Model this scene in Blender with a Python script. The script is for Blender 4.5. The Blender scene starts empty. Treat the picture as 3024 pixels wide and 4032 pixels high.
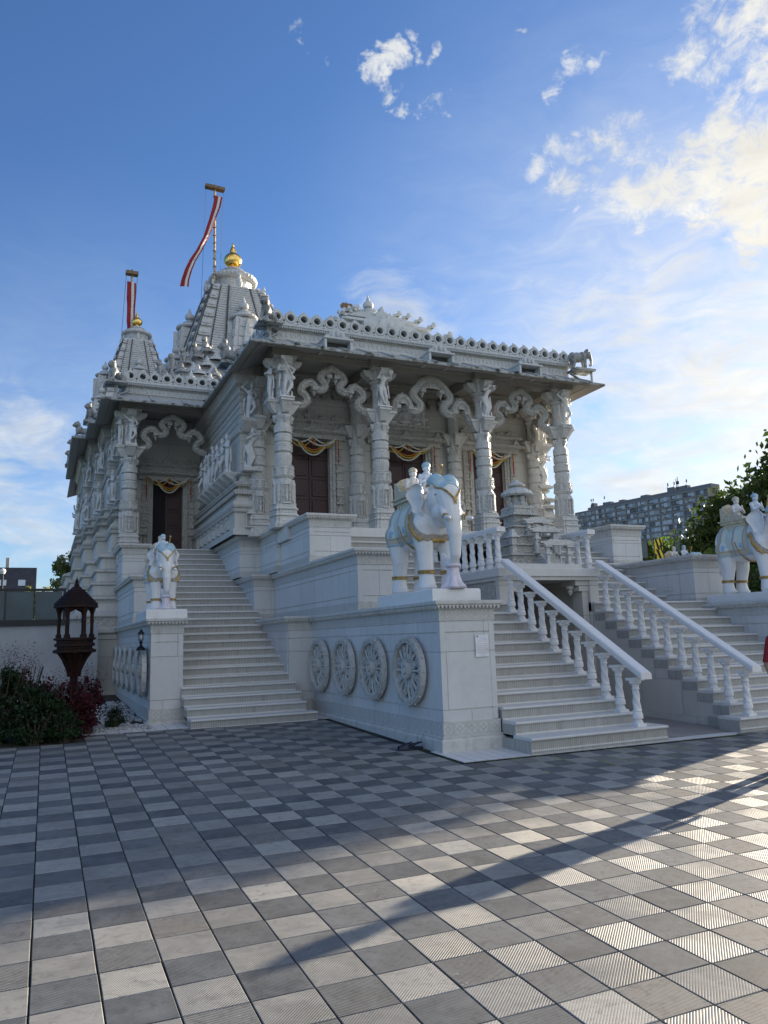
import bpy, bmesh, math, random
from mathutils import Vector, Matrix
from mathutils.bvhtree import BVHTree
R=math.radians; PI=math.pi
S=bpy.context.scene
COL=S.collection
# ---------------------------------------------------------------- camera
cam=bpy.data.cameras.new('camera'); CAM=bpy.data.objects.new('camera',cam); COL.objects.link(CAM)
_f=Vector((0.40235034,0.90115276,0.16136268)); _r=Vector((0.91474582,-0.40281623,-0.0312918)); _u=Vector((-0.03680082,-0.1601961,0.98639896))
CAMZ=1.461
m=Matrix((( _r.x,_u.x,-_f.x,0),(_r.y,_u.y,-_f.y,0),(_r.z,_u.z,-_f.z,CAMZ),(0,0,0,1)))
CAM.matrix_world=m
cam.sensor_fit='VERTICAL'; cam.sensor_height=36; cam.sensor_width=27; cam.lens=36*3021/4032
cam.clip_start=0.1; cam.clip_end=6000
S.camera=CAM
S.render.resolution_x=768; S.render.resolution_y=1024
# ---------------------------------------------------------------- light
SUN_AZ=71.0; SUN_EL=13.6
S.view_settings.view_transform='Standard'; S.view_settings.look='None'; S.view_settings.exposure=EXPO=1.40; S.view_settings.gamma=1
sd=bpy.data.lights.new('sun','SUN'); sd.energy=5.0; sd.angle=R(0.6); sd.color=(1.0,0.86,0.66)
so=bpy.data.objects.new('sun',sd); COL.objects.link(so)
sv=Vector((math.sin(R(SUN_AZ))*math.cos(R(SUN_EL)),math.cos(R(SUN_AZ))*math.cos(R(SUN_EL)),math.sin(R(SUN_EL))))
so.rotation_euler=(-sv).to_track_quat('-Z','Y').to_euler(); so.location=sv*100
W=bpy.data.worlds.new('World'); S.world=W; W.use_nodes=True
wt=W.node_tree; wt.nodes.clear()
def N(t,ty,**k):
    n=t.nodes.new(ty)
    for a,b in k.items():
        if a.startswith('i_'):
            key=a[2:]; n.inputs[int(key) if key.isdigit() else key.replace('_',' ')].default_value=b
        else: setattr(n,a,b)
    return n
def Lk(t,a,b): t.links.new(a,b)
class Sh:
    """tiny node-graph helper"""
    def __init__(s,t): s.t=t
    def _set(s,sock,v):
        if v is None: return
        if hasattr(v,'is_output') or isinstance(v,bpy.types.NodeSocket): s.t.links.new(v,sock)
        else: sock.default_value=v
    def m(s,op,a,b=None,c=None,clamp=False):
        n=s.t.nodes.new('ShaderNodeMath'); n.operation=op; n.use_clamp=clamp
        for i,v in enumerate((a,b,c)): s._set(n.inputs[i],v)
        return n.outputs[0]
    def vm(s,op,a,b=None,c=None):
        n=s.t.nodes.new('ShaderNodeVectorMath'); n.operation=op
        s._set(n.inputs[0],a); 
        if b is not None:
            if op=='SCALE': s._set(n.inputs['Scale'],b)
            else: s._set(n.inputs[1],b)
        if c is not None: s._set(n.inputs[2],c)
        return n.outputs['Value'] if op in('LENGTH','DOT_PRODUCT','DISTANCE') else n.outputs[0]
    def mix(s,f,a,b):
        n=s.t.nodes.new('ShaderNodeMix'); n.data_type='RGBA'; s._set(n.inputs[0],f)
        for i,v in ((6,a),(7,b)):
            if isinstance(v,(tuple,list)) and len(v)==3: v=(*v,1)
            s._set(n.inputs[i],v)
        return n.outputs[2]
    def noise(s,v,scale,detail=4,rough=.55,dist=0,out='Fac'):
        n=s.t.nodes.new('ShaderNodeTexNoise'); n.inputs['Scale'].default_value=scale; n.inputs['Detail'].default_value=detail
        n.inputs['Roughness'].default_value=rough; n.inputs['Distortion'].default_value=dist
        if v is not None: s.t.links.new(v,n.inputs['Vector'])
        return n.outputs[out]
    def vor(s,v,scale,feat='F1',out='Distance',rnd=1):
        n=s.t.nodes.new('ShaderNodeTexVoronoi'); n.feature=feat; n.inputs['Scale'].default_value=scale; n.inputs['Randomness'].default_value=rnd
        if v is not None: s.t.links.new(v,n.inputs['Vector'])
        return n.outputs[out]
    def rng(s,v,a,b,c=0,d=1,smooth=False):
        n=s.t.nodes.new('ShaderNodeMapRange'); n.interpolation_type='SMOOTHSTEP' if smooth else 'LINEAR'
        s._set(n.inputs[0],v)
        for i,x in enumerate((a,b,c,d)): s._set(n.inputs[i+1],x)
        return n.outputs[0]
    def sep(s,v):
        n=s.t.nodes.new('ShaderNodeSeparateXYZ'); s.t.links.new(v,n.inputs[0]); return n.outputs
    def comb(s,x,y,z):
        n=s.t.nodes.new('ShaderNodeCombineXYZ')
        for i,v in enumerate((x,y,z)): s._set(n.inputs[i],v)
        return n.outputs[0]
    def ramp(s,v,stops):
        n=s.t.nodes.new('ShaderNodeValToRGB'); s.t.links.new(v,n.inputs[0]); e=n.color_ramp.elements
        while len(e)<len(stops): e.new(.5)
        for i,(p,c) in enumerate(stops): e[i].position=p; e[i].color=(*c,1) if len(c)==3 else c
        return n.outputs[0]
# sky: nishita + clouds laid on the sphere of directions
w=Sh(wt)
sky=N(wt,'ShaderNodeTexSky'); sky.sky_type='NISHITA'; sky.sun_disc=False; sky.sun_elevation=R(SUN_EL); sky.sun_rotation=R(SUN_AZ)
sky.altitude=50; sky.air_density=1.0; sky.dust_density=0.6; sky.ozone_density=2.2
tc=N(wt,'ShaderNodeTexCoord'); dirv=w.vm('NORMALIZE',tc.outputs['Generated'])
dx,dy,dz=w.sep(dirv)
# flat cloud layer coordinates: direction divided by height
hz=w.m('ADD',w.m('MAXIMUM',dz,0.0),0.16)
cu=w.comb(w.m('DIVIDE',dx,hz),w.m('DIVIDE',dy,hz),0.0)
cn=w.noise(cu,1.7,9,.62,.35); cn2=w.noise(cu,5.5,7,.6,.8)
cn_dir=w.noise(dirv,7.0,8,.62,.7)
def dirof(px,py):   # overview pixel (1659 wide) -> direction
    u=(px*3024/1659-1512)/3021; v=(2016-py*3024/1659)/3021
    d=_f+_r*u+_u*v; d.normalize(); return d
_n1=w.vm('SCALE',w.vm('SUBTRACT',w.noise(dirv,7.0,2,.5,0,'Color'),(.5,.5,.5)),.07)
_n2=w.vm('SCALE',w.vm('SUBTRACT',w.noise(dirv,26.0,4,.6,0,'Color'),(.5,.5,.5)),.065)
wdir=w.vm('ADD',dirv,w.vm('ADD',_n1,_n2))
def blobmask(px,py,rad,soft=1.0,squash=None):
    d=dirof(px,py); dist=w.vm('DISTANCE',wdir if rad<.12 else dirv,tuple(d))
    return w.rng(dist,rad*(1-.95*soft),rad,1,0,True)
tot=None
def addm(a,b): return b if a is None else w.m('MAXIMUM',a,b)
# thick bright banks on the right, wisps elsewhere
WISPS=[(1180,365,.034,.85),(1250,318,.04,.9),(1240,402,.042,.95),(1330,330,.055,1.0),(1345,425,.052,1.05),(1378,470,.03,1.0),(1430,380,.068,1.1),(1500,340,.066,1.1),(1560,285,.058,1.05),(1490,440,.05,1.0),(1600,380,.075,1.1),(1655,300,.075,1.15),(1640,470,.055,1.1),(1590,490,.03,.9),
 (1495,65,.038,.95),(1485,135,.045,.95),(1560,35,.055,1.0),(1575,135,.045,.9),(1645,60,.075,1.1),(1650,165,.06,1.0),(1530,190,.03,.8),
 (930,98,0.016,.9),(885,92,0.021,1.0),(838,112,0.024,1.1),(818,150,0.023,1.15),(845,190,0.022,1.1),(880,222,0.020,.95),(905,228,.018,.95),(940,228,0.020,.85),
 (638,48,.020,.8),(660,85,.020,.95),(692,115,.018,.95),(716,125,.014,.9),(1250,128,.032,.9),(1215,170,.026,.85),(1200,215,.026,.9),(1290,128,.022,.8),(1105,72,.016,.8),(1365,275,.02,.8)]
for (a,b,r_,s_) in WISPS:
    tot=addm(tot,w.m('MULTIPLY',blobmask(a,b,min(.119,r_*1.5)),s_))
wv=w.vm('ADD',dirv,w.vm('SCALE',w.vm('SUBTRACT',w.noise(dirv,9.0,3,.5,0,'Color'),(.5,.5,.5)),.06))
fil=w.m('ADD',w.m('MULTIPLY',w.noise(wv,11.0,8,.66,.4),.62),w.m('MULTIPLY',w.noise(w.vm('MULTIPLY',wv,(1.0,1.0,1.6)),30.0,6,.7,1.0),.38))
wisp=w.rng(w.m('MULTIPLY',fil,w.m('POWER',tot,.7)),.365,.56,0,1,True)
low=None
for (a,b,r_,s_) in [(840,690,.13,.95),(1640,930,.20,1.25),(1400,1050,.12,1.1),(960,700,.09,.7),(1500,930,.42,1.12),(1300,800,.22,.75),(1450,1010,.3,1.0),(1150,640,.2,.45),(60,960,.11,1.1),(-60,1000,.16,1.0),(60,1150,.2,.7),(1560,700,.26,.55),(340,760,.12,.3),(120,780,.12,.25),(1300,600,.16,.4)]:
    low=addm(low,w.m('MULTIPLY',blobmask(a,b,r_),s_))
lown=w.m('ADD',w.m('MULTIPLY',w.noise(w.vm('MULTIPLY',wv,(1,1,2.2)),4.0,8,.62,.5),.5),w.m('MULTIPLY',w.noise(w.vm('MULTIPLY',wv,(1,1,3.6)),11.0,8,.62,.6),.5))
lowc=w.rng(w.m('ADD',lown,w.m('MULTIPLY',low,.34)),.62,1.0,0,.8,True)
# unseen broken clouds added behind the viewer as fill light on front faces
back=w.rng(w.vm('DOT_PRODUCT',dirv,(.30,-.95,0.05)),.15,.62,0,1,True)
backc=w.m('MULTIPLY',w.m('MULTIPLY',back,w.rng(cn,.36,.56,0,1,True)),w.rng(dz,.0,.12,0,1))
cov=w.m('MAXIMUM',w.m('MAXIMUM',wisp,lowc),backc)
vm=None
for (a,b,r_,s_) in [(1450,820,.55,.62),(1150,620,.35,.30),(1300,400,.35,.16),(200,1050,.40,.35),(900,420,.12,.12)]: vm=addm(vm,w.m('MULTIPLY',blobmask(a,b,r_),s_))
veil=w.m('MULTIPLY',vm,w.rng(lown,.32,.62,.35,1.0))
veilc=w.mix(veil,None,(2.5,2.75,3.1)) if False else None
sund=w.vm('DOT_PRODUCT',dirv,tuple(sv))
near=w.m('POWER',w.m('MAXIMUM',sund,0.0),9.0)
cbr=w.m('ADD',w.m('ADD',w.m('ADD',3.3,w.m('MULTIPLY',back,2.2)),w.m('MULTIPLY',near,1.6)),w.m('MULTIPLY',w.rng(cn2,.35,.7,0,1),1.0))
ccol=w.mix(near,(.93,.97,1.0),(1.0,.90,.70))
cc=w.vm('SCALE',ccol,cbr)
skyc=w.vm('MULTIPLY',sky.outputs[0],(.52,.70,.97))
skyv=w.mix(veil,skyc,w.mix(near,(3.3,3.75,4.4),(5.8,5.2,4.1)))
fin=w.mix(cov,skyv,cc)
bg=N(wt,'ShaderNodeBackground'); bg.inputs['Strength'].default_value=SKYS=0.082
Lk(wt,fin,bg.inputs[0]); wo=N(wt,'ShaderNodeOutputWorld'); Lk(wt,bg.outputs[0],wo.inputs[0])

# ---------------------------------------------------------------- mesh builder
AX2=16.9                       # plan symmetry: x -> 16.9 - x
class MB:
    def __init__(s,mirror=False): s.v=[];s.f=[];s.m=[];s.mi=mirror;s.ax=AX2 if mirror is True else mirror
    def add(s,vs,fs,m=0):
        b=len(s.v); s.v+= [tuple(p) for p in vs]; s.f+=[tuple(i+b for i in f) for f in fs]; s.m+=[m]*len(fs)
    def box(s,x0,x1,y0,y1,z0,z1,m=0):
        v=[(x,y,z) for z in (z0,z1) for y in (y0,y1) for x in (x0,x1)]
        s.add(v,[(0,2,3,1),(4,5,7,6),(0,1,5,4),(2,6,7,3),(0,4,6,2),(1,3,7,5)],m)
    def obox(s,c,sx,sy,sz,rz=0,m=0,tx=1.0):
        """box centred at c (bottom z=c.z), rotated, top scaled by tx"""
        v=[];ca,sa=math.cos(rz),math.sin(rz)
        for z,k in ((0,1),(sz,tx)):
            for y in (-1,1):
                for x in (-1,1):
                    a=x*sx/2*k;b=y*sy/2*k
                    v.append((c[0]+a*ca-b*sa,c[1]+a*sa+b*ca,c[2]+z))
        s.add(v,[(0,2,3,1),(4,5,7,6),(0,1,5,4),(2,6,7,3),(0,4,6,2),(1,3,7,5)],m)
    def rbox(s,x0,x1,y0,y1,z0,z1,b=.01,m=0):
        """box with a chamfered top edge"""
        v=[(x0,y0,z0),(x1,y0,z0),(x1,y1,z0),(x0,y1,z0),(x0,y0,z1-b),(x1,y0,z1-b),(x1,y1,z1-b),(x0,y1,z1-b),(x0+b,y0+b,z1),(x1-b,y0+b,z1),(x1-b,y1-b,z1),(x0+b,y1-b,z1)]
        f=[(0,3,2,1),(8,9,10,11)]
        for i in range(4):
            j=(i+1)%4; f+=[(i,j,j+4,i+4),(i+4,j+4,j+8,i+8)]
        s.add(v,f,m)
    def lathe(s,prof,c=(0,0),n=16,mod=None,m=0,a0=0,cap=True,sq=0):
        vs=[];k=len(prof)
        for (r,z) in prof:
            for i in range(n):
                t=a0+2*PI*i/n; rr=r
                if sq: rr=r/((abs(math.cos(t))**sq+abs(math.sin(t))**sq)**(1/sq))
                if mod: rr=mod(t,rr,z)
                vs.append((c[0]+rr*math.cos(t),c[1]+rr*math.sin(t),z))
        fs=[]
        for j in range(k-1):
            for i in range(n):
                a=j*n+i;b=j*n+(i+1)%n; fs.append((a,b,b+n,a+n))
        if cap: fs.append(tuple(range(n-1,-1,-1))); fs.append(tuple((k-1)*n+i for i in range(n)))
        s.add(vs,fs,m)
    def mould(s,path,prof,closed=False,m=0,cap=True,top=False,mats=None):
        """sweep profile (offset outward [left of travel = inside], z) along a plan path; outward = right of travel"""
        n=len(path);P=[Vector(p) for p in path];off=[]
        for i in range(n):
            if closed: a=P[i-1];b=P[i];c=P[(i+1)%n]
            else: a=P[max(i-1,0)];b=P[i];c=P[min(i+1,n-1)]
            d1=(b-a);d2=(c-b)
            if d1.length<1e-9:d1=d2
            if d2.length<1e-9:d2=d1
            d1.normalize();d2.normalize()
            n1=Vector((d1.y,-d1.x));n2=Vector((d2.y,-d2.x)); k=1+n1.dot(n2)
            off.append((n1+n2)/max(k,.2))
        vs=[];q=len(prof)
        for i in range(n):
            for (o,z) in prof: vs.append((P[i].x+off[i].x*o,P[i].y+off[i].y*o,z))
        segs=n if closed else n-1
        for i in range(segs):
            j=(i+1)%n
            for k in range(q-1):
                mm=mats[k] if mats else m
                b=len(s.v)
                s.v+=[vs[i*q+k],vs[j*q+k],vs[j*q+k+1],vs[i*q+k+1]];s.f.append((b,b+1,b+2,b+3));s.m.append(mm)
        if cap and not closed:
            s.add([vs[k] for k in range(q)],[tuple(range(q))],m); s.add([vs[(n-1)*q+k] for k in range(q)],[tuple(range(q-1,-1,-1))],m)
        if top and closed:
            s.add([vs[i*q+q-1] for i in range(n)],[tuple(range(n))],m)
        return
    def prism(s,pts,o,u,v,w,d,m=0):
        """polygon pts (a,b) in plane o + a*u + b*v, extruded by w*d"""
        o=Vector(o);u=Vector(u);v=Vector(v);w=Vector(w)*d;n=len(pts)
        A=[o+u*a+v*b for a,b in pts];B=[p+w for p in A]
        s.add(A+B,[tuple(range(n-1,-1,-1)),tuple(range(n,2*n))]+[(i,(i+1)%n,(i+1)%n+n,i+n) for i in range(n)],m)
    def tube(s,pts,rad,n=8,m=0,cap=True,closed=False):
        P=[Vector(p) for p in pts];k=len(P); rad=rad if isinstance(rad,(list,tuple)) else [rad]*k
        vs=[];pt=None;up=Vector((0,0,1))
        for i in range(k):
            a=P[i-1] if (i>0 or closed) else P[i];b=P[(i+1)%k] if (i<k-1 or closed) else P[i]
            t=(b-a).normalized()
            if pt is None:
                x=t.cross(up)
                if x.length<.05:x=t.cross(Vector((0,1,0)))
                x.normalize()
            else:
                x=(x-t*x.dot(t)); 
                if x.length<1e-6:x=t.orthogonal()
                x.normalize()
            pt=t;y=t.cross(x)
            for j in range(n):
                g=2*PI*j/n; vs.append(P[i]+(x*math.cos(g)+y*math.sin(g))*rad[i])
        fs=[]
        for i in range(k if closed else k-1):
            for j in range(n):
                a=i*n+j;b=i*n+(j+1)%n;c=((i+1)%k)*n+(j+1)%n;d=((i+1)%k)*n+j; fs.append((a,d,c,b))
        if cap and not closed: fs+= [tuple(range(n)),tuple((k-1)*n+j for j in range(n-1,-1,-1))]
        s.add(vs,fs,m)
    def ribbon(s,pts,wd,dp,o=None,m=0):
        """rectangular section band: pts in (x,z) plane at y=o.. thickness along y = dp, width in-plane wd"""
        k=len(pts);L=[];Rr=[]
        for i in range(k):
            a=Vector(pts[max(i-1,0)]);b=Vector(pts[min(i+1,k-1)]);t=(b-a).normalized();nn=Vector((-t.y,t.x));p=Vector(pts[i])
            ww=wd[i] if isinstance(wd,list) else wd
            L.append(p+nn*ww/2);Rr.append(p-nn*ww/2)
        vs=[];
        for i in range(k):
            for (q,y) in ((L[i],o),(Rr[i],o),(Rr[i],o+dp),(L[i],o+dp)): vs.append((q.x,y,q.y))
        fs=[(0,1,2,3)[::-1],tuple((k-1)*4+j for j in range(4))]
        for i in range(k-1):
            for j in range(4):
                a=i*4+j;b=i*4+(j+1)%4;fs.append((a,b,b+4,a+4))
        s.add(vs,fs,m)
    def ell(s,c,r,n=10,k=7,m=0):
        if not isinstance(r,(tuple,list)): r=(r,r,r)
        vs=[];fs=[]
        for j in range(k+1):
            ph=-PI/2+PI*j/k
            for i in range(n):
                t=2*PI*i/n; vs.append((c[0]+r[0]*math.cos(ph)*math.cos(t),c[1]+r[1]*math.cos(ph)*math.sin(t),c[2]+r[2]*math.sin(ph)))
        for j in range(k):
            for i in range(n):
                a=j*n+i;b=j*n+(i+1)%n;fs.append((a,b,b+n,a+n))
        s.add(vs,fs,m)
    def merge(s,o,off=(0,0,0),rz=0,sc=1,mx=1):
        ca,sa=math.cos(rz),math.sin(rz);vs=[]
        for p in o.v:
            x,y,z=p[0]*sc*mx,p[1]*sc,p[2]*sc
            vs.append((off[0]+x*ca-y*sa,off[1]+x*sa+y*ca,off[2]+z))
        b=len(s.v);s.v+=vs;s.f+=[tuple(i+b for i in (f if mx>0 else f[::-1])) for f in o.f];s.m+=o.m
    def mesh(s,name,mats,smooth=30,origin=(0,0,0)):
        v=s.v;f=s.f
        if s.mi: v=[(s.ax-p[0],p[1],p[2]) for p in v]; f=[t[::-1] for t in f]
        if origin!=(0,0,0): v=[(p[0]-origin[0],p[1]-origin[1],p[2]-origin[2]) for p in v]
        me=bpy.data.meshes.new(name); me.from_pydata(v,[],f)
        if not isinstance(mats,(list,tuple)): mats=[mats]
        for a in mats: me.materials.append(a)
        if len(mats)>1: me.polygons.foreach_set('material_index',s.m)
        if smooth:
            me.polygons.foreach_set('use_smooth',[True]*len(f)); me.set_sharp_from_angle(angle=R(smooth))
        me.update(); return me
    def build(s,name,mats,parent=None,smooth=30,origin=None,kind=None):
        o0=(0,0,0)
        if parent is not None: o0=tuple(wloc(parent))
        elif origin: o0=origin
        me=s.mesh(name,mats,smooth,o0)
        o=bpy.data.objects.new(name,me); COL.objects.link(o)
        if parent is not None: o.parent=parent
        elif origin: o.location=origin
        if kind: o['kind']=kind
        return o
def _lb(s,name,mats,parent,smooth=30):
    o=bpy.data.objects.new(name,s.mesh(name,mats,smooth)); COL.objects.link(o); o.parent=parent; return o
MB.lb=_lb
def wloc(o):
    v=Vector(o.location)
    while o.parent is not None: o=o.parent; v=v+Vector(o.location)
    return v
def tag(o,label,cat,group=None,kind=None):
    if label:o['label']=label
    if cat:o['category']=cat
    if group:o['group']=group
    if kind:o['kind']=kind
    return o
def thing(name,loc,label,cat,group=None,rz=0):
    o=bpy.data.objects.new(name,None); COL.objects.link(o); o.location=loc; o.rotation_euler=(0,0,rz); o.empty_display_size=.2
    return tag(o,label,cat,group)
def copy_tree(o,parent=None):
    c=o.copy(); COL.objects.link(c); c.parent=parent
    if parent is not None: c.matrix_parent_inverse=o.matrix_parent_inverse.copy()
    for ch in list(o.children): copy_tree(ch,c)
    return c
def struct(name,mb,mats,smooth=0): 
    o=mb.build(name,mats,smooth=smooth); o['kind']='structure'; return o
def evalmesh(me,mods):
    """apply modifiers to a mesh through the depsgraph"""
    o=bpy.data.objects.new('tmp',me); COL.objects.link(o)
    for ty,kw in mods:
        md=o.modifiers.new(ty,ty)
        for a,b in kw.items(): setattr(md,a,b)
    dg=bpy.context.evaluated_depsgraph_get(); dg.update()
    r=bpy.data.meshes.new_from_object(o.evaluated_get(dg)); bpy.data.objects.remove(o); return r
def blob(parts,voxel,smooth=3,name='blob',disp=None):
    """parts: ('c',p0,p1,r0,r1) tapered capsule | ('e',centre,radii[,rotz]) ellipsoid -> one continuous remeshed surface"""
    b=MB()
    for p in parts:
        if p[0]=='e': b.ell(p[1],p[2],16,10)
        elif p[0]=='b': b.box(*p[1])
        else:
            p0=Vector(p[1]);p1=Vector(p[2]);L=(p1-p0).length;n=max(2,int(L/(min(p[3],p[4])*.5))+1);n=min(n,12)
            pts=[p0.lerp(p1,i/n) for i in range(n+1)];rr=[p[3]+(p[4]-p[3])*i/n for i in range(n+1)]
            b.tube(pts,rr,12); b.ell(p0,p[3],12,8); b.ell(p1,p[4],12,8)
    me=b.mesh(name,[],0)
    mods=[('REMESH',dict(mode='VOXEL',voxel_size=voxel,adaptivity=0))]
    if smooth: mods.append(('SMOOTH',dict(factor=.5,iterations=smooth)))
    r=evalmesh(me,mods); r.name=name
    r.polygons.foreach_set('use_smooth',[True]*len(r.polygons)); return r
def mobj(name,me,mat,parent=None,loc=(0,0,0)):
    me.materials.clear(); me.materials.append(mat)
    o=bpy.data.objects.new(name,me); COL.objects.link(o); o.parent=parent; o.location=loc; return o
# ---------------------------------------------------------------- materials
def newmat(name):
    m=bpy.data.materials.new(name); m.use_nodes=True; t=m.node_tree; b=t.nodes['Principled BSDF']; return m,t,b,Sh(t)
def gpos(t): return t.nodes.new('ShaderNodeNewGeometry').outputs['Position']
def simple(name,col,rough=.5,metal=0,nz=.12,scale=6,bump=0,bscale=30,spec=.5,two=None):
    m,t,b,s=newmat(name); p=gpos(t)
    n=s.noise(p,scale,5,.6)
    c2=two if two else tuple(min(1,c*(1-nz*2)) for c in col)
    c=s.mix(s.rng(n,.3,.7),c2,tuple(min(1,c*(1+nz)) for c in col))
    Lk(t,c,b.inputs['Base Color']); b.inputs['Roughness'].default_value=rough; b.inputs['Metallic'].default_value=metal
    b.inputs['Specular IOR Level'].default_value=spec
    if bump:
        bp=N(t,'ShaderNodeBump'); bp.inputs['Strength'].default_value=bump; bp.inputs['Distance'].default_value=.01
        Lk(t,s.noise(p,bscale,5,.6),bp.inputs['Height']); Lk(t,bp.outputs[0],b.inputs['Normal'])
    return m
def marble(name,col=(.70,.70,.70),stain=.35,dark=(.33,.33,.31),carve=0,cscale=14,pattern=None,joints=None,rough=.45,streak=1.0,moss=0):
    """weathered white marble. carve: relief bump; pattern: 'frieze'(z0,h) 'flute' 'brick'; joints:(w,h)"""
    m,t,b,s=newmat(name); p=gpos(t); x,y,z=s.sep(p)
    n1=s.noise(p,1.3,6,.6); n2=s.noise(p,9,5,.6)
    c=s.mix(s.rng(n1,.3,.75),tuple(k*.90 for k in col),col)
    vein=s.rng(s.m('ABSOLUTE',s.m('SUBTRACT',s.noise(p,2.2,7,.65,1.5),.5)),0,.03,1,0)
    c=s.mix(s.m('MULTIPLY',vein,.12),c,(.42,.42,.43))
    # rain streaks: noise stretched vertically
    st=s.noise(s.vm('MULTIPLY',p,(9,9,.9)),1.0,5,.6); st2=s.noise(p,2.6,5,.65)
    sm=s.m('MULTIPLY',s.rng(st,.5,.75,0,1),s.rng(st2,.38,.68,0,1))
    c=s.mix(s.m('MULTIPLY',sm,stain*streak,clamp=True),c,dark)
    c=s.mix(s.m('MULTIPLY',s.rng(n2,.52,.78),stain*.55),c,tuple(k*1.1 for k in dark))
    if moss:
        mm=s.m('MULTIPLY',s.rng(s.noise(p,4.5,7,.7),.47,.6,0,1),moss); c=s.mix(mm,c,(.045,.052,.042))
    h=s.m('MULTIPLY',s.noise(p,40,3,.5),.06)
    if joints:
        jw,jh,z0=joints; u=s.m('ADD',x,y)
        row=s.m('FLOOR',s.m('DIVIDE',s.m('SUBTRACT',z,z0),jh))
        uu=s.m('ADD',s.m('DIVIDE',u,jw),s.m('MULTIPLY',row,.37))
        fu=s.m('ABSOLUTE',s.m('SUBTRACT',s.m('FRACT',uu),.5)); fz=s.m('ABSOLUTE',s.m('SUBTRACT',s.m('FRACT',s.m('DIVIDE',s.m('SUBTRACT',z,z0),jh)),.5))
        ju=s.m('GREATER_THAN',fu,.5-.0045/jw); jz=s.m('GREATER_THAN',fz,.5-.004/jh)
        j=s.m('MAXIMUM',ju,jz); c=s.mix(s.m('MULTIPLY',j,.62),c,(.25,.25,.26)); h=s.m('SUBTRACT',h,j)
        wn=N(t,'ShaderNodeTexWhiteNoise'); Lk(t,s.comb(s.m('FLOOR',s.m('ADD',uu,.0)),row,0.0),wn.inputs['Vector'])
        c=s.mix(s.m('MULTIPLY',wn.outputs['Value'],.24),c,tuple(k*.62 for k in col))
    if carve:
        v1=s.vor(p,cscale); v2=s.noise(p,cscale*1.6,4,.6,1.0)
        hh=s.m('ADD',s.rng(v1,.1,.6,1,0),s.m('MULTIPLY',v2,.9))
        h=s.m('ADD',h,s.m('MULTIPLY',hh,carve))
        c=s.mix(s.m('MULTIPLY',s.rng(v2,.52,.7,0,1),min(.35,stain*.8)),c,tuple(k*.9 for k in dark))
    if pattern and pattern[0]=='frieze':
        z0,hh=pattern[1],pattern[2]
        U=s.m('SUBTRACT',s.m('FRACT',s.m('DIVIDE',s.m('ADD',x,y),hh)),.5); V=s.m('SUBTRACT',s.m('DIVIDE',s.m('SUBTRACT',z,z0),hh),.5)
        aU=s.m('ABSOLUTE',U);aV=s.m('ABSOLUTE',V)
        r=s.m('SQRT',s.m('ADD',s.m('MULTIPLY',U,U),s.m('MULTIPLY',V,V)))
        dd=s.m('ADD',aU,aV)
        # quatrefoil: four lobes and a diamond
        l1=s.m('SQRT',s.m('ADD',s.m('POWER',s.m('SUBTRACT',aU,.22),2.0),s.m('POWER',s.m('SUBTRACT',aV,.22),2.0)))
        ring=s.m('LESS_THAN',s.m('ABSOLUTE',s.m('SUBTRACT',dd,.42)),.06); lobe=s.m('LESS_THAN',l1,.12); ctr=s.m('LESS_THAN',r,.1)
        pt=s.m('MAXIMUM',s.m('MAXIMUM',ring,lobe),ctr)
        h=s.m('ADD',h,s.m('MULTIPLY',pt,1.2)); c=s.mix(s.m('MULTIPLY',s.m('SUBTRACT',1.0,pt),.34),c,tuple(k*1.15 for k in dark))
    if pattern and pattern[0]=='flute':   # vertical reeding on stair risers
        U=s.m('FRACT',s.m('DIVIDE',s.m('ADD',x,y),pattern[1])); g=s.m('GREATER_THAN',s.m('ADD',U,s.m('MULTIPLY',s.noise(s.vm('MULTIPLY',p,(14,14,3)),1.0,3),.5)),.92)
        h=s.m('SUBTRACT',h,s.m('MULTIPLY',g,1.0)); c=s.mix(s.m('MULTIPLY',g,.5),c,(.16,.15,.14))
    if pattern and pattern[0]=='brick':   # mesh-like carving of the towers
        br=N(t,'ShaderNodeTexBrick'); br.inputs['Scale'].default_value=1; br.inputs['Brick Width'].default_value=pattern[1]; br.inputs['Row Height'].default_value=pattern[2]; br.inputs['Mortar Size'].default_value=pattern[3]
        br.inputs['Color1'].default_value=(1,1,1,1);br.inputs['Color2'].default_value=(.8,.8,.8,1);br.inputs['Mortar'].default_value=(0,0,0,1)
        Lk(t,s.comb(s.m('ADD',x,y),z,0.0),br.inputs['Vector'])
        h=s.m('ADD',h,s.m('MULTIPLY',br.outputs['Color'],1.0)); c=s.mix(s.m('MULTIPLY',s.m('SUBTRACT',1.0,br.outputs['Color']),.45),c,(.16,.16,.16))
    bp=N(t,'ShaderNodeBump'); bp.inputs['Strength'].default_value=.9; bp.inputs['Distance'].default_value=.012 if not carve else .03
    Lk(t,h,bp.inputs['Height']); Lk(t,bp.outputs[0],b.inputs['Normal'])
    Lk(t,c,b.inputs['Base Color']); b.inputs['Roughness'].default_value=rough; b.inputs['Specular IOR Level'].default_value=.35
    return m
WHITE=(.64,.635,.625)
M_panel=marble('marble_panel',WHITE,.42,joints=(.92,.74,.51))
M_wall=marble('marble_wall',(.60,.58,.535),.30,joints=(.9,.55,.1))
M_cor=marble('marble_cornice',(.58,.565,.53),.85,dark=(.20,.19,.17))
M_carv=marble('marble_carved',(.54,.52,.475),.8,dark=(.17,.165,.15),carve=.9,cscale=13)
M_carvf=marble('marble_carved_fine',(.59,.575,.53),.7,dark=(.18,.17,.155),carve=.8,cscale=26)
M_col=marble('marble_column',(.66,.65,.62),.6,dark=(.22,.21,.19),carve=.35,cscale=30)
M_stat=marble('marble_figure',(.72,.71,.69),.4,dark=(.24,.23,.21))
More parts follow.
